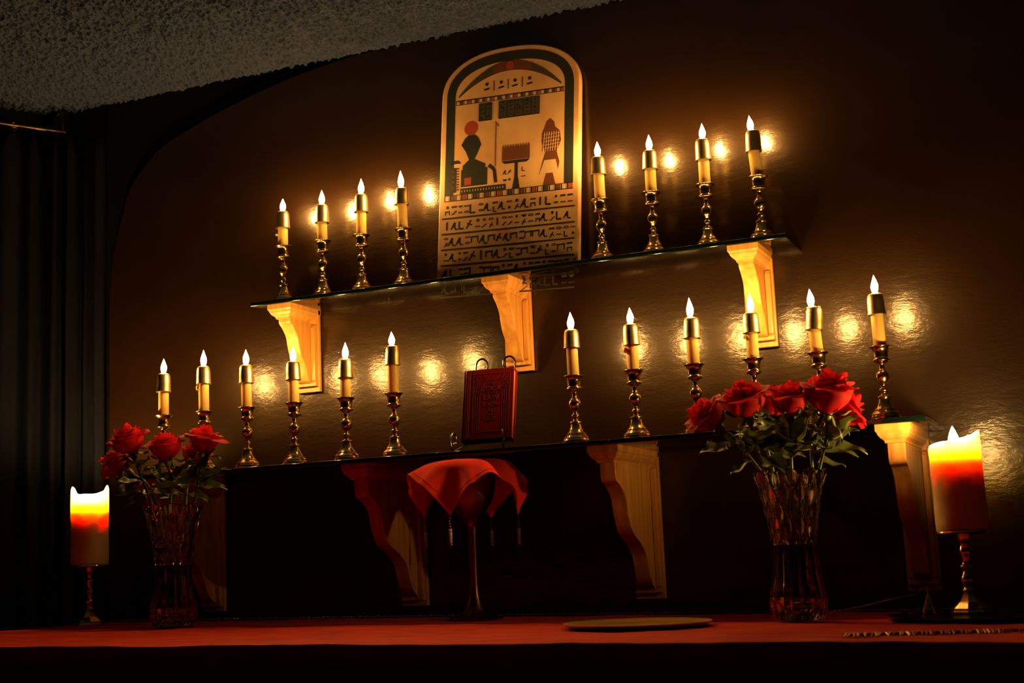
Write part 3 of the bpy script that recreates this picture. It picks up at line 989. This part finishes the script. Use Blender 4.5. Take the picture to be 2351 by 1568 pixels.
        for k in range(1, 15):
            a = k / 14 * PI * 1.25
            up.append((x + s * (-0.012 + 0.012 * math.cos(a)), 0.054, 0.166 + 0.013 * math.sin(a)))
        w.tube(smooth_pts(up, 4), r, 8)
        w.build('upright', iron_m, z)
    w = MB()
    w.tube([(-0.042, 0.010, 0.0175), (0.042, 0.010, 0.0175)], r, 8)
    w.tube([(-0.040, 0.040, 0.10), (0.040, 0.040, 0.10)], r, 8)
    w.build('crossbar', iron_m, z)
    w = MB(); w.tube(smooth_pts([(0.0, 0.046, 0.10), (0.0, 0.085, 0.05), (0.0, 0.105, 0.002)], 6), r, 8); w.build('rear_leg', iron_m, z)
book()

# ------------------------------------------------------------------ arched tablet (generic painted board)
def tablet():
    e = empty('arched_tablet', (-1.0450, -0.046, UT + 0.0004), 'tan round-topped painted tablet leaning between the upper candles', 'tablet')
    e.rotation_euler = (math.radians(-3.4), math.radians(2.3), 0)
    HW, SH, TOP = 0.151, 0.385, 0.4835
    def outline(inset=0.0, bot=0.0, n=40):
        hw = HW - inset; t = TOP - inset
        pts = [(-hw + .008, bot), (-hw, bot + .008), (-hw, SH)]
        for k in range(1, n):
            a = PI - PI * k / n
            c, s_ = math.cos(a), math.sin(a)
            pts.append((hw * math.copysign(abs(c) ** 0.86, c), SH + (t - SH) * abs(s_) ** 0.86))
        pts += [(hw, SH), (hw, bot + .008), (hw - .008, bot)]
        return pts
    w = MB(); w.plate(outline(), 0.0, 0.017)
    w.build('board', tan_m, e, smooth=False, bevel=0.0025)
    # painted face
    mats = [ink_m, slate_m, redp_m, brown_m, cream_m]
    w = MB()
    F = -0.0003
    def poly(pts, mi, lift=0.0):
        w.cur = mi
        y = F - lift
        n = len(pts)
        w.add([(x, y, z) for x, z in pts] + [(x, -0.00005, z) for x, z in pts], [tuple(range(n))] + [(i, (i + 1) % n, (i + 1) % n + n, i + n) for i in range(n)])
    def rect(x0, z0, x1, z1, mi, lift=0.0): poly([(x0, z0), (x1, z0), (x1, z1), (x0, z1)], mi, lift)
    def stroke(pts, wd, mi=0, lift=0.0):
        for (x0, z0), (x1, z1) in zip(pts, pts[1:]):
            L = math.hypot(x1 - x0, z1 - z0)
            if L < 1e-6: continue
            nx, nz = -(z1 - z0) / L * wd / 2, (x1 - x0) / L * wd / 2
            poly([(x0 + nx, z0 + nz), (x0 - nx, z0 - nz), (x1 - nx, z1 - nz), (x1 + nx, z1 + nz)], mi, lift)
    def disc(cx, cz, r, mi, lift=0.0, n=24, sx=1.0): poly([(cx + sx * r * math.cos(2 * PI * k / n), cz + r * math.sin(2 * PI * k / n)) for k in range(n)], mi, lift)
    # dark arched border band as a strip of quads
    o1 = outline(0.012)[2:-2]; o2 = outline(0.031)[2:-2]
    base_z = 0.176
    o1 = [(o1[0][0], base_z)] + o1 + [(o1[-1][0], base_z)]; o2 = [(o2[0][0], base_z)] + o2 + [(o2[-1][0], base_z)]
    for a in range(len(o1) - 1):
        poly([o1[a], o1[a + 1], o2[a + 1], o2[a]], 0)
    # bands of blocks
    def band(z0, z1, x0, x1, n):
        rect(x0, z0, x1, z1, 0)
        dx = (x1 - x0) / n
        random.seed(int(z0 * 1000))
        for k in range(n):
            c = x0 + dx * (k + .5)
            rect(c - dx * .30, z0 + .0015, c + dx * .30, z1 - .0015, (4, 3, 4, 2, 4, 1)[k % 6], 0.0002)
            rect(c + dx * .40, z0 + .0015, c + dx * .46, z1 - .0015, 4, 0.0002)
    band(0.168, 0.181, -0.139, 0.139, 22)
    band(0.3705, 0.380, -0.118, 0.118, 28)
    # curved canopy with a red disc
    arc = [(-0.112 + 0.224 * k / 24) for k in range(25)]
    top = [(x, 0.386 + 0.066 * (1 - (x / 0.116) ** 2)) for x in arc]; bot = [(x, 0.383 + 0.048 * (1 - (x / 0.116) ** 2)) for x in arc]
    for k in range(24): poly([top[k], top[k + 1], bot[k + 1], bot[k]], 3 if abs(arc[k]) < .045 else 1)
    disc(0.0, 0.442, 0.009, 2, 0.0003)
    for k, x in enumerate((-0.050, -0.034, -0.018, -0.003, 0.012, 0.028, 0.044)):
        if k % 2: stroke([(x, 0.392), (x, 0.413)], 0.0016)
        else: stroke([(x - .006, 0.396), (x + .006, 0.398)], 0.003); disc(x, 0.408, 0.0035, 0)
    # framed blocks of tiny marks under the band
    def frame_block(x0, x1, z0, z1, cols, seed):
        random.seed(seed)
        rect(x0, z0, x1, z1, 1)
        for k in range(cols + 1): stroke([(x0 + (x1 - x0) * k / cols, z0), (x0 + (x1 - x0) * k / cols, z1)], 0.0010, 0, 0.0003)
        stroke([(x0, z0), (x1, z0)], 0.0012, 0, 0.0003)
        for k in range(cols):
            cx_ = x0 + (x1 - x0) * (k + .5) / cols
            z = z1 - 0.005
            while z > z0 + 0.004:
                mark(cx_, z, 0.0034, random.randrange(9), 0.0009, 0.0003); z -= 0.0085
    def mark(cx, cz, s, kind, t=0.0018, lift=0.0):
        """invented strokes, no real script"""
        if kind == 0: stroke([(cx, cz - s), (cx, cz + s)], t * 1.4, 0, lift)
        elif kind == 1: stroke([(cx - s, cz), (cx + s, cz + s * .1)], t * 1.7, 0, lift)
        elif kind == 2: stroke([(cx - s, cz - s * .3), (cx - s * .5, cz + s * .2), (cx, cz - s * .3), (cx + s * .5, cz + s * .2), (cx + s, cz - s * .3)], t * .8, 0, lift)
        elif kind == 3: disc(cx, cz, s * .55, 0, lift, 12)
        elif kind == 4: poly([(cx - s, cz + s * .4), (cx - s * .6, cz - s * .3), (cx, cz - s * .55), (cx + s * .6, cz - s * .3), (cx + s, cz + s * .4)], 0, lift)
        elif kind == 5: stroke([(cx - s * .7, cz + s), (cx - s * .7, cz - s), (cx + s * .6, cz - s)], t * 1.3, 0, lift)
        elif kind == 6: stroke([(cx - s, cz - s), (cx, cz + s * .8), (cx + s * .2, cz - s), (cx + s, cz - s)], t, 0, lift); poly([(cx - s * .9, cz - s * .8), (cx, cz + s), (cx + s * .35, cz + s * .6), (cx + s * .1, cz - s * .3)], 0, lift)
        elif kind == 7:
            stroke([(cx - s, cz + s * .6), (cx + s, cz + s * .7)], t * 1.2, 0, lift); stroke([(cx - s * .8, cz + s * .6), (cx - s * .8, cz - s * .7)], t, 0, lift); stroke([(cx + s * .8, cz + s * .7), (cx + s * .8, cz - s * .6)], t, 0, lift)
        elif kind == 8: stroke([(cx - s * .7, cz - s), (cx + s * .5, cz + s)], t * 1.2, 0, lift); stroke([(cx - s * .5, cz + s * .2), (cx + s * .8, cz - s * .2)], t, 0, lift)
        elif kind == 9: stroke([(cx - s, cz - s * .5), (cx - s * .2, cz - s * .3), (cx + s * .3, cz + s * .5), (cx + s, cz + s * .6)], t, 0, lift)
        else: stroke([(cx - s, cz), (cx - s * .3, cz + s * .35), (cx + s * .3, cz + s * .35), (cx + s, cz), (cx + s * .3, cz - s * .3), (cx - s * .3, cz - s * .3), (cx - s, cz)], t * .7, 0, lift)
    frame_block(-0.066, -0.038, 0.331, 0.368, 2, 3)
    frame_block(-0.022, 0.066, 0.331, 0.368, 5, 5)
    # left: dark amphora on a dark chequered plinth, red disc above
    disc(-0.083, 0.318, 0.0150, 2)
    body = [(-0.100, 0.232), (-0.100, 0.240), (-0.086, 0.252), (-0.094, 0.270), (-0.104, 0.285), (-0.096, 0.298), (-0.088, 0.304), (-0.074, 0.304), (-0.066, 0.296), (-0.060, 0.282), (-0.066, 0.268), (-0.074, 0.252), (-0.050, 0.240), (-0.050, 0.232)]
    poly(body[::-1], 0)
    rect(-0.103, 0.196, -0.045, 0.232, 0); rect(-0.095, 0.199, -0.080, 0.214, 2, 0.0002)
    stroke([(-0.042, 0.236), (-0.030, 0.226), (-0.026, 0.198)], 0.007, 0)
    rect(-0.104, 0.181, -0.004, 0.193, 0)
    for k in range(16): rect(-0.101 + k * .006, 0.185, -0.0995 + k * .006, 0.189, 4, 0.0002)
    # far left slender stand with chequered uprights
    rect(-0.119, 0.238, -0.1135, 0.186, 0)
    for x in (-0.1225, -0.1120):
        for k in range(9): rect(x, 0.190 + k * .0055, x + .004, 0.193 + k * .0055, (0, 3)[k % 2], 0.0001)
    poly([(-0.128, 0.246), (-0.104, 0.246), (-0.109, 0.253), (-0.122, 0.253)], 0)
    # thin upright staff, centre stand with tall reeds
    stroke([(-0.028, 0.232), (-0.028, 0.322)], 0.0016, 3); stroke([(-0.030, 0.326), (-0.021, 0.315)], 0.0016, 3)
    poly([(0.010, 0.181), (0.026, 0.181), (0.0215, 0.206), (0.021, 0.236), (0.015, 0.236), (0.0145, 0.206)], 0)
    poly([(-0.014, 0.240), (-0.008, 0.234), (0.040, 0.234), (0.047, 0.240)], 0)
    for k in range(11): poly([(-0.013 + k * .0055, 0.241), (-0.0085 + k * .0055, 0.241), (-0.0085 + k * .0055, 0.267), (-0.0107 + k * .0055, 0.274), (-0.013 + k * .0055, 0.267)], 3)
    for k, (x, z) in enumerate(((-0.006, 0.217), (0.004, 0.217), (-0.006, 0.200), (0.004, 0.201), (0.034, 0.220), (0.034, 0.205))): mark(x, z, 0.0045, (6, 8, 4, 3, 5, 2)[k], 0.0012)
    # right: tall brown lidded jar with a netted band and spreading foot
    jar = [(0.078, 0.300), (0.082, 0.312), (0.090, 0.318), (0.098, 0.310), (0.100, 0.300), (0.110, 0.290), (0.113, 0.270), (0.104, 0.248), (0.110, 0.226), (0.106, 0.205), (0.068, 0.205), (0.074, 0.228), (0.080, 0.248), (0.072, 0.270), (0.073, 0.288)]
    poly(jar, 3)
    poly([(0.068, 0.205), (0.108, 0.205), (0.102, 0.232), (0.078, 0.232)], 4, 0.0002)
    for k in range(7): stroke([(0.075 + k * .005, 0.250), (0.078 + k * .005, 0.290)], 0.0010, 4, 0.0003)
    for k in range(5): stroke([(0.075, 0.256 + k * .007), (0.110, 0.258 + k * .007)], 0.0008, 4, 0.0003)
    poly([(0.076, 0.181), (0.102, 0.181), (0.096, 0.205), (0.082, 0.205)], 3)
    # ruled rows of invented marks
    random.seed(21)
    for row in range(6):
        zt_ = 0.1655 - row * 0.0325
        stroke([(-0.143, zt_ - .0325), (0.143, zt_ - .0325)], 0.0030)
        if zt_ - .03 < -0.03: continue
        x = -0.138
        while x < 0.136:
            two = random.random() < .5
            s = random.uniform(0.0055, 0.0072)
            if two:
                mark(x + s, zt_ - 0.0095, s * .85, random.choice((1, 2, 4, 10, 1, 3)), 0.0021)
                mark(x + s, zt_ - 0.0220, s * .8, random.choice((3, 9, 7, 5, 2, 10, 8)), 0.0021)
            else:
                s *= 1.25
                mark(x + s * .8, zt_ - 0.0160, s * 1.05, random.choice((6, 6, 0, 5, 7, 8)), 0.0026)
            x += s * 1.9 + random.uniform(0.0012, 0.003)
    w.v = [(x, y, z) for x, y, z in w.v]
    w.build('painted_face', mats, e, smooth=False, recalc=False)
tablet()

# ------------------------------------------------------------------ crystal vases
VH = 0.222
def vase(x, y, zb, label, rz):
    e = empty('crystal_vase', (x, y, zb), label, 'vase', 'crystal vases of roses', rz)
    out = [(0.0330, 0.0), (0.0365, 0.0015), (0.0415, 0.012), (0.0440, 0.024), (0.0420, 0.040), (0.0370, 0.060), (0.0345, 0.082), (0.0335, 0.105), (0.0345, 0.125), (0.0375, 0.150), (0.0425, 0.178), (0.0490, 0.203), (0.0555, VH)]
    inn = [(0.0510, VH - 0.001), (0.0445, 0.203), (0.0380, 0.178), (0.0330, 0.150), (0.0300, 0.125), (0.0290, 0.105), (0.0300, 0.082), (0.0320, 0.060), (0.0355, 0.042), (0.0360, 0.030), (0.0300, 0.018), (0.001, 0.015)]
    prof = smooth_prof(out, 5); inn = smooth_prof(inn, 3)
    no = len(prof)
    def md(r, z, a, i):
        if i < no:
            t = z / VH
            if t < 0.52:
                k = abs(math.sin(9 * a)); r *= 1 - 0.085 * (1 - k) ** 2 * min(1, z / .01)
                if 0.028 < z < 0.036: r *= 0.985
            else:
                q = (t - .52) / .48
                k = abs(math.sin(6 * a + q * 7)) * abs(math.sin(6 * a - q * 7))
                r *= 1 + 0.10 * k - 0.035
            if t > 0.94: z = z + 0.006 * (abs(math.sin(4 * a)) - .5) * (t - .94) / .06
        else:
            if z > VH * .94: z = z + 0.006 * (abs(math.sin(4 * a)) - .5) * (z / VH - .94) / .06
        return (r, z)
    w = MB(); w.lathe(prof + inn, 144, mod=md)
    w.build('cut_glass', crystal_m, e, angle=14)
    wt = MB()
    prof = [(0.020, 0.0185), (0.0290, 0.021), (0.0345, 0.031), (0.0342, 0.040), (0.0305, 0.060), (0.0283, 0.090), (0.0276, 0.112), (0.0270, 0.1125), (0.001, 0.1125)]
    wt.lathe(prof, 48)
    o = wt.build('water', water_m, loc=(x, y, zb)); 
    tag(o, 'clear water standing in the ' + ('left' if x < -1 else 'right') + ' crystal vase', 'water')
VL = Vector((-1.616, -0.342, table_z(-1.616) + 0.0025))
VR = Vector((-0.4462, -0.383, table_z(-.446) + 0.0025))
vase(VL.x, VL.y, VL.z, 'cut crystal vase holding red roses near the left pillar candle', 0.2)
vase(VR.x, VR.y, VR.z, 'cut crystal vase holding red roses near the right pillar candle', 0.5)

# ------------------------------------------------------------------ roses
RT = Vector((0.918, 0.395, 0)).normalized()     # along the camera's right, on the level
FW = Vector((0.390, -0.921, 0)).normalized()    # toward the viewer

def leaf_mb(mb, base, d, up, L, Wd, curl=0.3, fold=0.25, seed=0):
    d = d.normalized(); side = d.cross(up).normalized(); up = side.cross(d).normalized()
    n, m = 14, 6
    def fn(u, v):
        t = u; s = (v - .5) * 2
        wd = Wd * (math.sin(PI * min(1, t ** 0.75)) ** 0.8) * 0.5 * (1 + 0.05 * math.sin(t * 70))
        p = base + d * (t * L) + side * (s * wd) + up * (abs(s) * wd * fold * 2 - curl * L * t * t + 0.003 * math.sin(t * 9 + seed + s))
        return tuple(p)
    mb.grid(fn, n, m)

def rose(name, label, group, head, direction, root, size, openness, leaves, seed, bend=(0, 0, 0)):
    """head: centre of the bloom base; direction: axis; root: point inside the vase"""
    random.seed(seed)
    head = Vector(head); ax = Vector(direction).normalized(); root = Vector(root)
    e = empty('rose', root, label, 'rose', group)
    inv = -root
    # frame
    t1 = ax.cross(Vector((0.3, 0.8, 0.1))).normalized(); t2 = ax.cross(t1)
    F = Matrix((t1, t2, ax)).transposed()
    off = head + inv
    def tf(p): return tuple(F @ Vector(p) + off)
    w = MB()
    H = size * 1.0
    # layered petals, inner to outer
    layers = [(2, 0.22, 1.00, 0.00), (3, 0.40, 1.03, 0.02), (3, 0.58, 1.03, 0.10), (3, 0.76, 0.99, 0.28), (4, 0.94, 0.94, 0.55), (4, 1.10, 0.86, 0.85)]
    a0 = random.uniform(0, 6)
    for li, (cnt, rr, hh, fl) in enumerate(layers):
        for k in range(cnt):
            th = a0 + li * 0.9 + 2 * PI * k / cnt + random.uniform(-.15, .15)
            R_ = size * 0.50 * rr * random.uniform(.93, 1.06); Hh = H * hh * random.uniform(.93, 1.04)
            flare = fl * openness * random.uniform(.7, 1.25)
            half = (1.45 if li < 2 else 1.25 if li < 4 else 1.0) * random.uniform(.95, 1.1)
            ph = random.uniform(0, 6)
            lift = random.uniform(-.05, .05)
            def fn(u, v, th=th, R_=R_, Hh=Hh, flare=flare, half=half, ph=ph, li=li, lift=lift):
                s = (u - .5) * 2
                wv = min(1, v * 1.6 + .30) * (max(0.0, 1 - (max(0, v - .55) / .46) ** 3.2) ** .5)
                wv = max(wv, 0.10)
                cup = 0.10 + 0.90 * math.sin(min(1, v / .62) * PI / 2) ** 0.8
                r = R_ * cup * (1 - 0.10 * (1 - flare) * max(0, v - .6))
                z = Hh * v * (1 + lift)
                if v > .60:
                    q = (v - .60) / .40
                    r += size * 0.34 * flare * q ** 1.6
                    z -= size * 0.30 * flare * q ** 2.3
                r *= 1 + 0.05 * s * s * (-1 if flare < .3 else .6)
                a = th + s * half * wv
                z += size * 0.018 * math.sin(2.6 * s + ph) * v - size * 0.05 * s * s * v
                r += size * 0.016 * math.sin(3.1 * s + ph * 2) * v * v * (1 + flare)
                return tf((r * math.cos(a), r * math.sin(a), z))
            w.grid(fn, 12, 16)
    o = w.build('bloom', petal_m, e, recalc=False, angle=180)
    # receptacle and sepals
    w = MB()
    w.lathe([(0.0022, -0.016), (0.0030, -0.013), (0.0058, -0.008), (0.0070, -0.003), (0.0062, 0.001), (0.001, 0.002)], 14)
    w.v = [tf(p) for p in w.v]
    for k in range(5):
        a = k * 2 * PI / 5 + 0.4
        d = Vector((math.cos(a), math.sin(a), random.uniform(-0.5, 0.9))); 
        b = Vector((0.005 * math.cos(a), 0.005 * math.sin(a), -0.002))
        m2 = MB(); leaf_mb(m2, b, d, Vector((0, 0, 1)), size * random.uniform(.5, .7), size * 0.16, random.uniform(-.2, .5), .3)
        m2.v = [tf(p) for p in m2.v]
        w.add(m2.v, m2.f)
    w.build('sepals', stem_m, e, recalc=False)
    # stem
    st = head - ax * 0.014
    mid = (st + root) / 2 + Vector(bend)
    pts = smooth_pts([root, root.lerp(mid, .55) , mid.lerp(st, .25) if False else mid, st - ax * 0.030, st], 8)
    w = MB(); w.tube([p + inv for p in pts], [0.0024] * (len(pts) - 6) + [0.0022] * 6, 10)
    w.build('stem', stem_m, e)
    extra = [(random.uniform(.48, .74), (random.uniform(-1, 1), random.uniform(-.2, .8), random.uniform(-.2, .9)), random.uniform(.042, .056), random.uniform(.024, .034), random.uniform(.1, .5)) for _ in range(3)]
    for (t, d, L, Wd, curl) in leaves + extra:
        t = 0.685 + (t - 0.5) * 0.45
        i = int(t * (len(pts) - 1)); b = pts[i] + inv
        d = RT * d[0] + Vector((0, 0, 1)) * d[1] + FW * d[2]
        dn = d.normalized()
        w = MB()
        w.tube([b, b + dn * L * .22], 0.0009, 6)
        bb = b + dn * L * .2
        upv = (FW * 0.55 + Vector((0, 0, 1))).normalized()
        leaf_mb(w, bb, dn, upv, L, Wd, curl, .22, t * 9)
        sd = dn.cross(upv).normalized()
        w.build('leaf', leaf_m, e, recalc=False, angle=180)
    return e

def vpt(V, a, b, z): return V + RT * a + FW * b + Vector((0, 0, z))
gl, gr = 'red roses in the left crystal vase', 'red roses in the right crystal vase'
# offsets are metres to the viewer's right / toward the viewer / above the vase foot
def LRose(label, a, b, z, dr, ra, rb, size, op, leaves, seed, bend=(0, 0, 0), V=VL, g=gl):
    d = RT * dr[0] + FW * dr[1] + Vector((0, 0, dr[2]))
    root = vpt(V, ra, rb, 0.030)
    bd = RT * bend[0] + FW * bend[1] + Vector((0, 0, bend[2]))
    rose('rose', label, g, vpt(V, a, b, z), d, root, size, op, leaves, seed, bd)
# left vase
LRose('open red rose drooping at the far left of the left bouquet', -0.088, -0.014, 0.292, (-0.80, 0.10, 0.62), 0.012, 0.0, 0.052, 1.15,
      [(0.62, (-0.5, 0.25, 0.5), 0.050, 0.026, .35), (0.52, (-1, -0.35, .4), 0.045, 0.024, .3)], 3, (0.013, 0, 0.035))
LRose('dark red rose high at the left of the left bouquet', -0.067, 0.030, 0.320, (-0.25, 0.35, 0.95), 0.004, -0.006, 0.054, 0.75,
      [(0.60, (-0.45, -0.2, .5), 0.050, 0.028, .3), (0.70, (0.6, 0.5, .4), 0.036, 0.020, .4), (0.50, (-.9, .2, .5), .05, .026, .4)], 8, (0.010, 0, 0.01))
LRose('red rose at the centre front of the left bouquet', -0.003, 0.030, 0.304, (-0.10, 0.30, 1.0), -0.006, 0.010, 0.054, 0.75,
      [(0.62, (-0.5, 0.75, .3), 0.052, 0.030, .3), (0.68, (0.6, 0.8, .2), 0.050, 0.030, .3), (.55, (-.3, .5, .9), .05, .03, .3), (.56, (.3, .6, .8), .05, .03, .3)], 12, (0.0, 0, 0.0))
LRose('half hidden red rose behind the centre of the left bouquet', 0.028, -0.042, 0.297, (0.25, -0.1, 1.0), 0.0, -0.008, 0.048, 0.65,
      [(0.65, (0.5, 1.0, .0), 0.055, 0.036, .1), (.6, (-.2, .9, .3), .05, .03, .2)], 17)
LRose('widest open red rose at the right of the left bouquet', 0.056, 0.005, 0.318, (0.16, 0.12, 1.0), -0.012, 0.004, 0.052, 1.3,
      [(0.60, (0.9, 0.45, .3), 0.058, 0.026, .2), (0.66, (0.35, 0.75, .1), 0.050, 0.026, .15), (0.52, (0.8, 0.55, .5), 0.052, 0.028, .25)], 23, (0.008, 0, 0.0))
# right vase
RR = dict(V=VR, g=gr)
LRose('pointed red rose leaning out at the left of the right bouquet', -0.100, -0.020, 0.298, (-0.72, 0.15, 0.68), 0.010, 0.0, 0.050, 0.85,
      [(0.60, (-1.0, 0.10, .4), 0.062, 0.032, .25), (0.70, (0.25, 0.5, .4), 0.042, 0.024, .35), (.5, (-.8, -.25, .5), .040, .018, .3)], 31, (0.020, 0, 0.030), **RR)
LRose('full red rose second from left in the right bouquet', -0.061, 0.034, 0.304, (-0.22, 0.30, 0.95), 0.004, 0.006, 0.056, 0.85,
      [(0.68, (-0.30, 0.35, .6), 0.046, 0.026, .4), (0.74, (0.6, 0.35, .4), 0.036, 0.020, .5), (0.55, (-.5, .8, .4), .05, .03, .3)], 37, (0.006, 0, 0.01), **RR)
LRose('half hidden red rose behind the middle of the right bouquet', -0.018, -0.045, 0.307, (0.15, -0.2, 1.0), 0.006, -0.008, 0.052, 0.6,
      [(0.66, (-0.1, 0.9, .3), 0.055, 0.036, .1)], 41, **RR)
LRose('red rose in the middle of the right bouquet', 0.002, 0.024, 0.304, (0.0, 0.18, 1.0), -0.004, 0.010, 0.052, 0.8,
      [(0.60, (-0.45, 0.8, .5), 0.05, 0.03, .3), (0.64, (0.40, 0.90, .3), 0.060, 0.040, .15), (.55, (0, .6, 1), .05, .03, .3)], 47, **RR)
LRose('tallest red rose at the right of the right bouquet', 0.060, 0.022, 0.306, (0.10, 0.25, 1.0), -0.008, 0.004, 0.064, 0.75,
      [(0.62, (0.6, 0.65, .1), 0.060, 0.034, .15), (0.60, (0.9, 0.05, .3), 0.052, 0.028, .3), (.66, (-.4, .8, .3), .05, .034, .2)], 53, (0.0, 0, 0), **RR)
LRose('red rose spilling outward at the far right of the right bouquet', 0.078, -0.036, 0.300, (0.72, 0.10, 0.66), -0.012, -0.004, 0.056, 1.0,
      [(0.62, (0.95, 0.75, .2), 0.060, 0.022, -.1), (0.55, (0.8, 0.25, .5), 0.055, 0.030, .5)], 59, (0.012, 0, 0.0), **RR)
